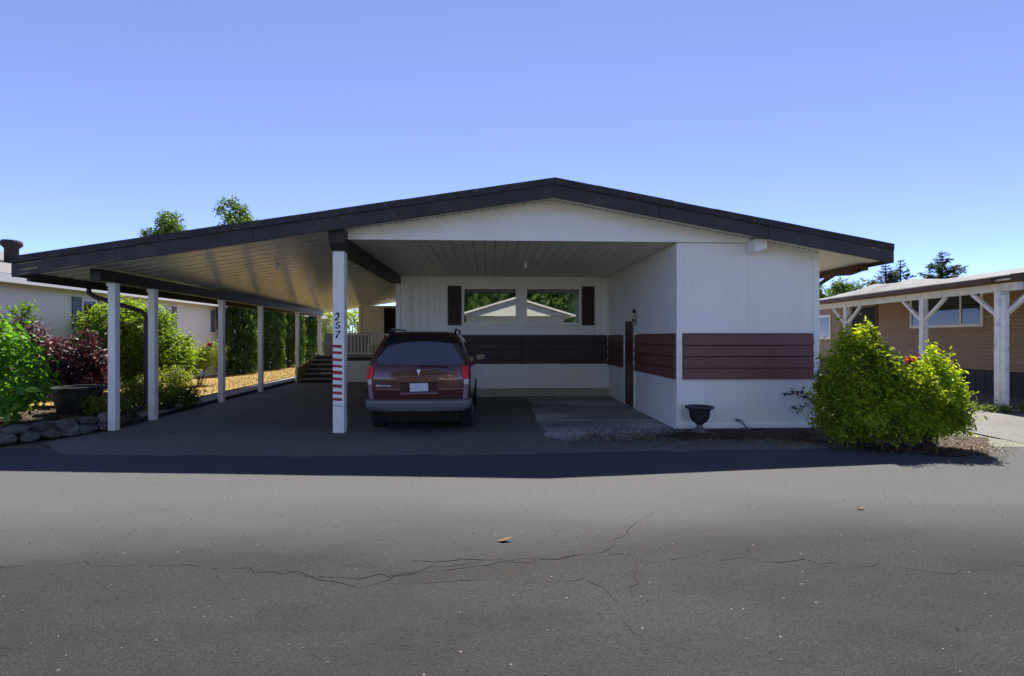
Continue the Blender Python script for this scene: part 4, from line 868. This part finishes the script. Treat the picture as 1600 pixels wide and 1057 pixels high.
# ------------------------------------------------------------------ urn, tap, ornament
ur = PY(1083, 670, YF - .33); ub = Vector((G(1083, 671).x, YF - .30, .008))
urn = thing('urn_planter', ub, 'charcoal pedestal urn at the corner of the white front wall', 'urn')
MB().lathe([(.0, .13), (.055, .13), (.075, .155), (.13, .19), (.165, .26), (.175, .36), (.195, .405), (.235, .415), (.245, .43), (.24, .45), (.20, .452), (.175, .42), (.15, .36), (.0, .35)], 32, ub).build('bowl', potm, urn, smooth=True)
MB().lathe([(.145, 0), (.145, .02), (.11, .045), (.075, .07), (.05, .10), (.05, .131)], 28, ub).build('pedestal', surf('worn_urn_foot', (.13, .125, .12), .7, .3, 12, .3, 40), urn, smooth=True)
MB().lathe([(.165, .40), (.1, .41), (0, .412)], 18, ub).build('soil', soil, urn)
tp = PY(1160, 664, YF - .12)
tap = thing('garden_tap', (tp.x, YF - .1, 0.008), 'small metal hose tap lying by the foot of the white wall', 'tap')
MB().tube([(tp.x - .10, YF - .10, .17), (tp.x - .03, YF - .12, .16), (tp.x + .02, YF - .14, .11), (tp.x + .06, YF - .16, .05), (tp.x + .14, YF - .17, .035)], .022, 8).build('pipe', surf('tap_metal', (.25, .27, .29), .4, metal=.6), tap, smooth=True)
MB().lathe([(.0, -.012), (.045, -.010), (.05, 0), (.045, .012), (0, .014)], 14, (tp.x - .09, YF - .115, .185)).build('handwheel', surf('tap_handle', (.10, .14, .22), .5), tap, smooth=True)
MB().tube([(tp.x - .08, YF - .115, .185), (tp.x - .08, YF - .115, .165)], .012, 6).build('spindle', MATS['tap_metal'], tap)
MB().tube([(tp.x + .13, YF - .17, .022), (tp.x + .22, YF - .20, .020), (tp.x + .30, YF - .16, .020)], .02, 8).build('hose_end', rubber, tap, smooth=True)
oy = dy0 - .13; oz = PX(993, 500, XS).z
orn = thing('wall_ornament', (XS - .03, oy, oz), 'small cream flower shaped ornament hanging beside the brown door', 'ornament')
petal = surf('ornament_cream', (.55, .50, .38), .6)
for k in range(5):
    a = k * 2 * math.pi / 5 + .3; c = Vector((XS - .05, oy + .085 * math.cos(a), oz + .085 * math.sin(a)))
    MB().lathe([(.0, -.01), (.05, -.006), (.06, .0), (.05, .006), (0, .01)], 12, c, 'x').build('petal', petal, orn, smooth=True)
MB().lathe([(.0, -.02), (.035, -.01), (.035, .01), (0, .02)], 12, (XS - .06, oy, oz), 'x').build('centre', black, orn)
MB().tube([(XS - .04, oy, oz + .05), (XS - .04, oy, oz + .30)], .006, 6).build('hanger', black, orn)
MB().lathe([(.0, -.05), (.03, -.03), (.035, 0), (.02, .04), (0, .06)], 10, (XS - .045, oy, oz + .20)).build('finial', black, orn, smooth=True)
MB().tube([(XS - .04, oy, oz - .08), (XS - .045, oy + .01, oz - .45)], .007, 6).build('cord', petal, orn)
# ------------------------------------------------------------------ left neighbour
lh = thing('white_house', (-15.5, 20, 0), 'long white house with grey roof and blue grey shutters beyond the garden', 'house')
LX = -12.1
wins = []
for xs, yt, yb, side in (((112, 150), 463, 492, 'l'), ((243, 275), 478, 503, 'r'), ((329, 350), 484, 506, 'l')):
    a = PX(xs[0], 480, LX); b = PX(xs[1], 480, LX); wins.append((a.y, b.y, side))
B(-20.5, LX - .02, 10.0, 42, 0, 3.25).build('wall', white, lh)
for k in range(26): B(LX - .02, LX, 10.0 + k * 1.22 + .002, 10.0 + (k + 1) * 1.22 - .002, .5, 3.25).build('wall_panel', white, lh)
B(LX - .03, LX - .003, 10, 41.7, .0, .5).build('skirting', white, lh)
for k, (ya, yb, side) in enumerate(wins):
    z0, z1 = 1.95, 2.82
    shw = .34; wa, wb = (ya + shw, yb) if side == 'l' else (ya, yb - shw)
    wn_ = MB(); wn_.box(LX - .01, LX + .035, wa, wb, z0, z0 + .06); wn_.box(LX - .01, LX + .035, wa, wb, z1 - .06, z1); wn_.box(LX - .01, LX + .034, wa, wa + .06, z0 + .06, z1 - .06); wn_.box(LX - .01, LX + .034, wb - .06, wb, z0 + .06, z1 - .06)
    wo = wn_.build('window', trimw, lh)
    B(LX + .002, LX + .008, wa + .06, wb - .06, z0 + .06, z1 - .06).build('pane', hpane, wo)
    for (sa, sb) in ((wa - shw, wa - .01), (wb + .01, wb + shw)): B(LX + .001, LX + .035, sa, sb, z0 - .03, z1 + .03).build('shutter', bluesh, lh, bevel=.005)
LRX, LRZ, LE = -16.3, 4.55, 3.30
for (xa, za, xb_, zb_) in ((LX + .45, LE - .08, LRX, LRZ), (LRX, LRZ, -20.9, LE - .08)):
    MB().prism([(xa, 9.6, za), (xb_, 9.6, zb_), (xb_, 9.6, zb_ - .14), (xa, 9.6, za - .14)], (0, 33, 0)).build('roof', greyshing, lh)
B(LX + .43, LX + .50, 9.6, 42.5, LE - .30, LE - .10).build('fascia', trimw, lh)
MB().prism([(-20.4, 10.01, 3.25), (LX - .03, 10.01, 3.25), (LRX, 10.01, LRZ - .16)], (0, .1, 0)).build('gable_panel', white, lh)
vv = PY(18, 392, 15.3)
MB().lathe([(.16, -.5), (.16, .06), (.19, .10), (.24, .15), (.25, .24), (.21, .30), (.0, .32)], 18, (vv.x, 15.3, vv.z)).build('roof_vent', surf('rusty_vent', (.035, .022, .016), .8, .4, 14, .4, 40), lh, smooth=True)
# ------------------------------------------------------------------ right neighbour
NROT = -math.radians(5.4)
nh = thing('tan_home', (11.77, 11.28, 0), 'tan lap sided home with dark skirting and white framed window at right', 'house', rot=NROT, local=True)
def NL(x, y, lx):   # pixel -> local point on plane local x = lx of the neighbour
    v = ray(x, y); R = Matrix.Rotation(-NROT, 3, 'Z'); o_ = R @ (Vector((0, 0, EYE)) - Vector((11.77, 11.28, 0))); d = R @ v; t = (lx - o_.x) / d.x; return o_ + d * t
WXN = 2.55
zsk = NL(1560, 579, WXN).z; ztop = 3.3; ye = 14.0; ys = -4.0
nbd = 24; hb = (ztop - zsk) / nbd
me = MB().hexa([(-.030, 0, 0), (.008, 0, 0), (.008, ye - ys, 0), (-.030, ye - ys, 0), (-.008, 0, hb - .010), (.008, 0, hb - .010), (.008, ye - ys, hb - .010), (-.008, ye - ys, hb - .010)]).mesh('siding_board', tan)
for i in range(nbd): piece('siding_board', me, nh, (WXN, ys, zsk + i * hb))
B(WXN + .011, WXN + 7.0, ys, ye, .02, ztop).build('wall', tan, nh)
k = 60; ww = (ye - ys) / k
me = B(.0, .022, .006, ww - .006, 0, zsk - .01).mesh('skirting_board', skirt)
for i in range(k): piece('skirting_board', me, nh, (WXN - .012, ys + i * ww, .005))
a = NL(1538, 457, WXN); b = NL(1424, 512, WXN); wy0, wy1, z0, z1 = a.y, b.y, b.z - .02, NL(1480, 459, WXN).z
m = MB(); X0 = WXN - .06
m.box(X0, WXN + .0, wy0, wy1, z0, z0 + .08); m.box(X0, WXN, wy0, wy1, z1 - .08, z1); m.box(X0 + .001, WXN, wy0, wy0 + .08, z0 + .08, z1 - .08); m.box(X0 + .001, WXN, wy1 - .08, wy1, z0 + .08, z1 - .08)
mid1 = wy0 + (wy1 - wy0) * .27; mid2 = wy0 + (wy1 - wy0) * .80
for q in (mid1, mid2): m.box(X0 + .004, WXN, q - .03, q + .03, z0 + .08, z1 - .08)
wo = m.build('window', trimw, nh, bevel=.004)
for qa, qb in ((wy0 + .08, mid1 - .03), (mid1 + .03, mid2 - .03), (mid2 + .03, wy1 - .08)): B(WXN - .035, WXN - .028, qa, qb, z0 + .08, z1 - .08).build('pane', hpane, wo)
da = NL(1370, 490, WXN); db = NL(1334, 490, WXN)
dr_ = B(WXN - .035, WXN - .022, da.y, db.y, .75, 2.9).build('doorway', black, nh)
B(WXN - .05, WXN - .022, da.y - .08, da.y - .002, .75, 2.98).build('door_trim', gutterb, nh); B(WXN - .05, WXN - .022, db.y + .002, db.y + .08, .75, 2.98).build('door_trim', gutterb, nh)
wa = NL(1299, 490, WXN); B(WXN - .05, WXN - .022, wa.y, wa.y + 1.4, 1.6, 2.7).build('window', trimw, nh); B(WXN - .056, WXN - .051, wa.y + .1, wa.y + 1.3, 1.7, 2.6).build('pane', hpane, nh)
# main roof: low gable of pale membrane
for (xa, za, xb_, zb_) in ((WXN - .15, 3.30, 6.0, 3.95), (6.0, 3.95, 9.9, 3.30)):
    MB().prism([(xa, ys - .3, za), (xb_, ys - .3, zb_), (xb_, ys - .3, zb_ + .12), (xa, ys - .3, za + .12)], (0, ye - ys + .6, 0)).build('roof', memb, nh)
# lean-to carport of the neighbour
nc = thing('side_carport', (11.77, 11.28, 0), 'low carport on white braced posts with peeling beam and brown gutter at right', 'carport', rot=NROT, local=True)
NB0, NB1 = 2.72, 2.90
py_ = [0.0, NL(1443, 520, 0).y, NL(1323, 500, 0).y]
B(-.07, .07, -.45, ye - 2, NB0, NB1).build('beam', peel, nc, bevel=.008)
MB().prism([(.08, -.09, NB0), (.55, -.09, NB0 + .06), (.66, -.09, NB0 + .09), (.66, -.09, NB1 + .03), (.08, -.09, NB1)], (0, .10, 0)).build('cross_arm', peel, nc, bevel=.006)
for j, y in enumerate(py_):
    w_ = .11 if j == 0 else .075
    B(-w_, w_, y - .075, y + .075, 0, NB0 - .001).build('post', peel, nc, bevel=.012)
    for s_ in (-1, 1):
        ln = .78
        MB().beam((0, y + s_ * .07, NB0 - .58), (0, y + s_ * ln, NB0 - .01), .07, .085, up=(1, 0, 0)).build('brace', peel, nc, bevel=.006)
MB().beam((.09, .0, NB0 - .5), (.6, 0, NB0 - .01), .07, .08, up=(0, 1, 0)).build('brace', peel, nc)
for k in range(18):   # rafters' planked deck
    y = -.6 + k * (ye - 1.4) / 18
    MB().hexa([(-.32, y, 2.93), (2.4, y, 3.27), (2.4, y + (ye - 1.4) / 18 - .006, 3.27), (-.32, y + (ye - 1.4) / 18 - .006, 2.93), (-.32, y, 2.97), (2.4, y, 3.31), (2.4, y + (ye - 1.4) / 18 - .006, 3.31), (-.32, y + (ye - 1.4) / 18 - .006, 2.97)]).build('roof_plank', cream, nc)
MB().hexa([(-.36, -.62, 2.975), (2.42, -.62, 3.32), (2.42, ye - 2, 3.32), (-.36, ye - 2, 2.975), (-.36, -.62, 3.03), (2.42, -.62, 3.42), (2.42, ye - 2, 3.42), (-.36, ye - 2, 3.03)]).build('roof', shing, nc)
MB().beam((-.36, -.64, 2.97), (2.42, -.64, 3.31), .03, .16).build('rake_board', gutterb, nc)
B(-.46, -.361, -.25, ye - 2, 2.90, 3.02).build('gutter', gutterb, nc, bevel=.01)
B(-.10, .0, -.20, -.08, .03, 2.62).build('downspout', peel, nc, bevel=.01)
MB().beam((-.05, -.14, .12), (-.02, -.42, .02), .09, .07).build('downspout_elbow', peel, nc, bevel=.008)
# debris and rolled tarp on the neighbour's roof
rk = thing('roof_tarp', (13.4, 15.5, 3.2), 'pale tarp heaped on the carport roof at right', 'tarp', rot=NROT)
vs = []; fs = []; nu, nv = 24, 10
for i in range(nu):
    for j in range(nv):
        u, v = i / (nu - 1), j / (nv - 1); h = .26 * math.sin(math.pi * u) ** .7 * math.sin(math.pi * v) ** .6 * (1 + .25 * math.sin(u * 23) * math.sin(v * 9 + u * 7))
        x = .4 + v * 1.6; vs.append((x - 1.0, u * 6.0 - 1.5, 2.975 + (x + .36) * .124 + .07 + max(0, h) - 3.2 + .04))
for i in range(nu - 1):
    for j in range(nv - 1): fs.append((i * nv + j, i * nv + j + 1, (i + 1) * nv + j + 1, (i + 1) * nv + j))
me = bpy.data.meshes.new('sheet'); me.from_pydata(vs, [], fs); me.materials.append(memb); me.polygons.foreach_set('use_smooth', [True] * len(me.polygons)); o = bpy.data.objects.new('sheet', me); COL.objects.link(o); o.parent = rk
# ------------------------------------------------------------------ trees beyond the roofs
def tree(x, Y, top_y, rad, label, dens=1.0, mat=lm_tree, group=None, elong=1.0):
    p = at(x, Y); D = Y; h = EYE + (528 - top_y) / FPX * Y
    t = thing('deciduous_tree', p, label, 'tree', group); tr = MB()
    tr.tube([(0, 0, -.05), (.1, 0, h * .35), (0, .1, h * .75)], [.22, .16, .05], 8)
    blobs = []
    for k in range(9):
        a = random.uniform(0, 6.28); rr = rad * random.uniform(.1, .75); z = h * random.uniform(.55, .9); b = rad * random.uniform(.28, .48)
        blobs.append((rr * math.cos(a), rr * math.sin(a), z, b, b, b * elong)); tr.tube([(0, 0, h * .4), (rr * .5 * math.cos(a), rr * .5 * math.sin(a), z * .85), (rr * math.cos(a), rr * math.sin(a), z)], [.09, .05, .015], 5)
    blobs.append((0, 0, h - rad * .36, rad * .4, rad * .4, rad * .36))
    o = bpy.data.objects.new('trunk', tr.mesh('trunk', bark, smooth=True)); COL.objects.link(o); o.parent = t
    P, O, C = crown_points(blobs, int(230 * dens), 26, rad * .075, .45, .5); o = bpy.data.objects.new('crown', leaf_mesh('crown', P, O, rad * .09 * (.6 + .8 * RNG.random(len(P))), .6, .1, mat)); COL.objects.link(o); o.parent = t
    return t
tree(264, 38, 334, 1.9, 'round green tree top showing above the carport roof at left', 2.2)
tree(364, 34, 316, 2.1, 'open airy tree top above the carport roof, right of the round one', 1.3)
tree(1262, 60, 432, 4.0, 'distant green tree just right of the white home', 1.0)
tree(1330, 85, 440, 4.5, 'distant hazy green tree beyond the neighbouring carport roof', 1.0)
def conifer(x, Y, top_y, rad, label):
    p = at(x, Y); h = EYE + (528 - top_y) / FPX * Y
    t = thing('fir_tree', p, label, 'tree', 'conifers above the tan home')
    o = bpy.data.objects.new('trunk', MB().tube([(0, 0, -.05), (0, 0, h * .5), (0, 0, h)], [.3, .18, .03], 8).mesh('trunk', bark)); COL.objects.link(o); o.parent = t
    PP, OO, SS, DD = [], [], [], []; z = h * .25; br = MB()
    while z < h - .15:
        f = (h - z) / (h * .75); nbr = random.randint(5, 7)
        for k in range(nbr):
            a = random.uniform(0, 6.28); L_ = rad * f * random.uniform(.55, 1.1) + .12
            e = Vector((math.cos(a), math.sin(a), .30 - .25 * f)).normalized()
            br.tube([(0, 0, z), Vector((0, 0, z)) + e * L_], [.03, .008], 4)
            nn = max(12, int(L_ * 30))
            for j in range(nn):
                u = random.random() ** .7; q = Vector((0, 0, z)) + e * (L_ * u) + Vector((random.gauss(0, .07), random.gauss(0, .07), random.gauss(0, .05))) * (.6 + L_ * .5)
                PP.append(tuple(q)); OO.append((random.gauss(0, .5), random.gauss(0, .5), 1)); SS.append(.50 * random.uniform(.6, 1.2) * min(1, .35 + L_ / 2)); DD.append((e.x + random.gauss(0, .5), e.y + random.gauss(0, .5), e.z + random.gauss(0, .3)))
        z += h * .022 + .10
    o = bpy.data.objects.new('branches', br.mesh('branches', bark)); COL.objects.link(o); o.parent = t
    o = bpy.data.objects.new('crown', leaf_mesh('crown', np.array(PP), np.array(OO, float), np.array(SS), .32, .05, lm_con, np.array(DD))); COL.objects.link(o); o.parent = t
conifer(1384, 52, 408, 3.6, 'left fir of the close pair above the tan home roof')
conifer(1407, 54, 402, 3.8, 'right fir of the close pair above the tan home roof')
conifer(1472, 50, 387, 5.0, 'widest fir, standing alone above the tan home roof')
# ------------------------------------------------------------------ home across the road (seen in the window reflections)
oh = thing('opposite_home', (1.5, -14, 0), 'white gabled home across the road, mirrored in the front windows', 'house')
B(-1.9, 6.1, -26, -13.0, .0, 3.4).build('wall', white, oh)
for k in range(16): B(-1.9 + k * .5 + .004, -1.9 + (k + 1) * .5 - .004, -13.0, -12.975, .5, 3.4).build('wall_panel', white, oh)
MB().prism([(-2.3, -13.5, 3.42), (6.5, -13.5, 3.42), (2.1, -13.5, 4.75)], (0, 1.1, 0)).build('gable_panel', white, oh)
for xa, za, xb_, zb_ in ((-2.7, 3.36, 2.1, 4.80), (2.1, 4.80, 6.9, 3.36)):
    MB().prism([(xa, -26.5, za), (xb_, -26.5, zb_), (xb_, -26.5, zb_ + .15), (xa, -26.5, za + .15)], (0, 14.4, 0)).build('roof', trimw, oh)
for xa, xb_ in ((-.9, 1.1), (2.6, 4.8)):
    w1 = B(xa, xb_, -12.974, -12.95, 1.4, 2.6).build('window', trimw, oh); B(xa + .1, xb_ - .1, -12.949, -12.945, 1.5, 2.5).build('pane', cglass, w1)
MB().prism([(-7.5, -20, 2.7), (-2.75, -20, 3.3), (-2.75, -20, 3.5), (-7.5, -20, 2.9)], (0, 7.0, 0)).build('carport_roof', trimw, oh)
for y in (-13.5, -16.5, -19.5): B(-7.2, -7.05, y, y + .15, 0, 2.73).build('carport_post', trimw, oh)
P = None
tt = tree(400, 10, 500, 3.2, 'broad green tree across the road beside the opposite home', 2.0); tt.location = (-6.5, -24, 0); tt.scale = (2.4, 2.4, 4.2)
tt = tree(420, 10, 500, 3.2, 'tall green tree behind the opposite home, mirrored in the windows', 2.0); tt.location = (4.5, -34, 0); tt.scale = (2.6, 2.0, 4.0)

# ------------------------------------------------------------------ litter, leaves and grass
def scatter(name, n, fn, size, mat, label=None):
    P = np.array([fn() for _ in range(n)]); O = np.array([[0, 0, 1.0]]) + RNG.normal(size=(n, 3)) * .25
    o = bpy.data.objects.new(name, leaf_mesh(name, P, O, size * (.5 + RNG.random(n)), .55, .12, mat)); COL.objects.link(o); o['kind'] = 'stuff'
    if label: o['label'] = label
    return o
soil_strip = wobble([G(1030, 681)[:2], (3.75, 9.0), (6.1, 9.04), (7.3, 8.7), (8.2, 8.1), G(1545, 708)[:2], G(1490, 714)[:2], G(1400, 706)[:2], G(1300, 694)[:2], G(1200, 686)[:2], G(1080, 688)[:2]], .05, .25, 12)
sheet('soil_strip', soil_strip, .012, soil)
def strip_pt():
    t = random.random(); x = 900 + 660 * t; yc = 684 + 24 * max(0, (x - 1250) / 310); p = G(x + random.gauss(0, 20), yc + random.gauss(0, 7)); return (p.x, min(p.y, 9.0), .016 + random.random() * .012)
scatter('leaf_litter', 5200, strip_pt, .035, lm_dead, 'brown leaf litter and moss along the front wall')
def post_pt(): p = G(random.gauss(525, 26), random.gauss(685, 5)); return (p.x, p.y, .008)
scatter('leaf_litter', 500, post_pt, .022, lm_dead, 'dry leaf litter at the foot of the numbered post')
def left_pt(): p = G(random.uniform(60, 380), random.gauss(690, 8)); return (p.x, p.y, .008)
scatter('leaf_litter', 260, left_pt, .025, lm_dead, 'scattered dry leaves before the stone wall')
def bed_pt(): return (random.uniform(-9.5, -7.1), random.uniform(8.6, 11.0), BEDZ + .01)
scatter('bed_mulch', 1800, bed_pt, .05, lm_dead, 'dry mulch on the garden bed')
def road_pt(): return (random.uniform(-7, 8), random.uniform(1.6, 7.5), .004)
scatter('road_grit', 3000, road_pt, .013, leafmat('grit', (.01, .009, .008), (.16, .15, .13), 0, (1, 1, 1), .9), 'fine grit and leaf bits on the road')
def lawn_pt(): return (-8.2 - abs(random.gauss(0, 2.5)), random.uniform(11.6, 32), .012)
gp_ = np.array([lawn_pt() for _ in range(9000)]); go = bpy.data.objects.new('dry_grass', leaf_mesh('dry_grass', gp_, RNG.normal(size=(9000, 3)) * np.array([[1, 1, .2]]), .06 + .05 * RNG.random(9000), .12, .02, leafmat('straw', (.13, .095, .025), (.28, .19, .055), .3, (1.2, 1.1, .7)), np.tile([[0, 0, 1.0]], (9000, 1)) + RNG.normal(size=(9000, 3)) * .3)); COL.objects.link(go); tag(go, 'short dry yellow grass on the lawn', kind='stuff')
for k, (x, y, s_, lb) in enumerate(((789, 846, .07, 'single orange dead leaf on the road ahead of the van'), (1345, 796, .05, 'small brown twig leaf on the road towards the right'), (22, 699, .12, 'pale fallen leaf below the stone wall'))):
    p = G(x, y); m = MB(); m.add([(p.x - s_, p.y, .012), (p.x - s_ * .2, p.y - s_ * .35, .02), (p.x + s_ * .9, p.y + s_ * .1, .035), (p.x, p.y + s_ * .45, .018), (p.x - s_ * .1, p.y + .02, .008)], [(0, 1, 4), (1, 2, 4), (2, 3, 4), (3, 0, 4)])
    tag(m.build('fallen_leaf', surf('fallen_leaf_%s' % 'abc'[k], (.28, .15, .06), .8, .3, 40), loc=(p.x, p.y, 0)), lb, 'leaf')
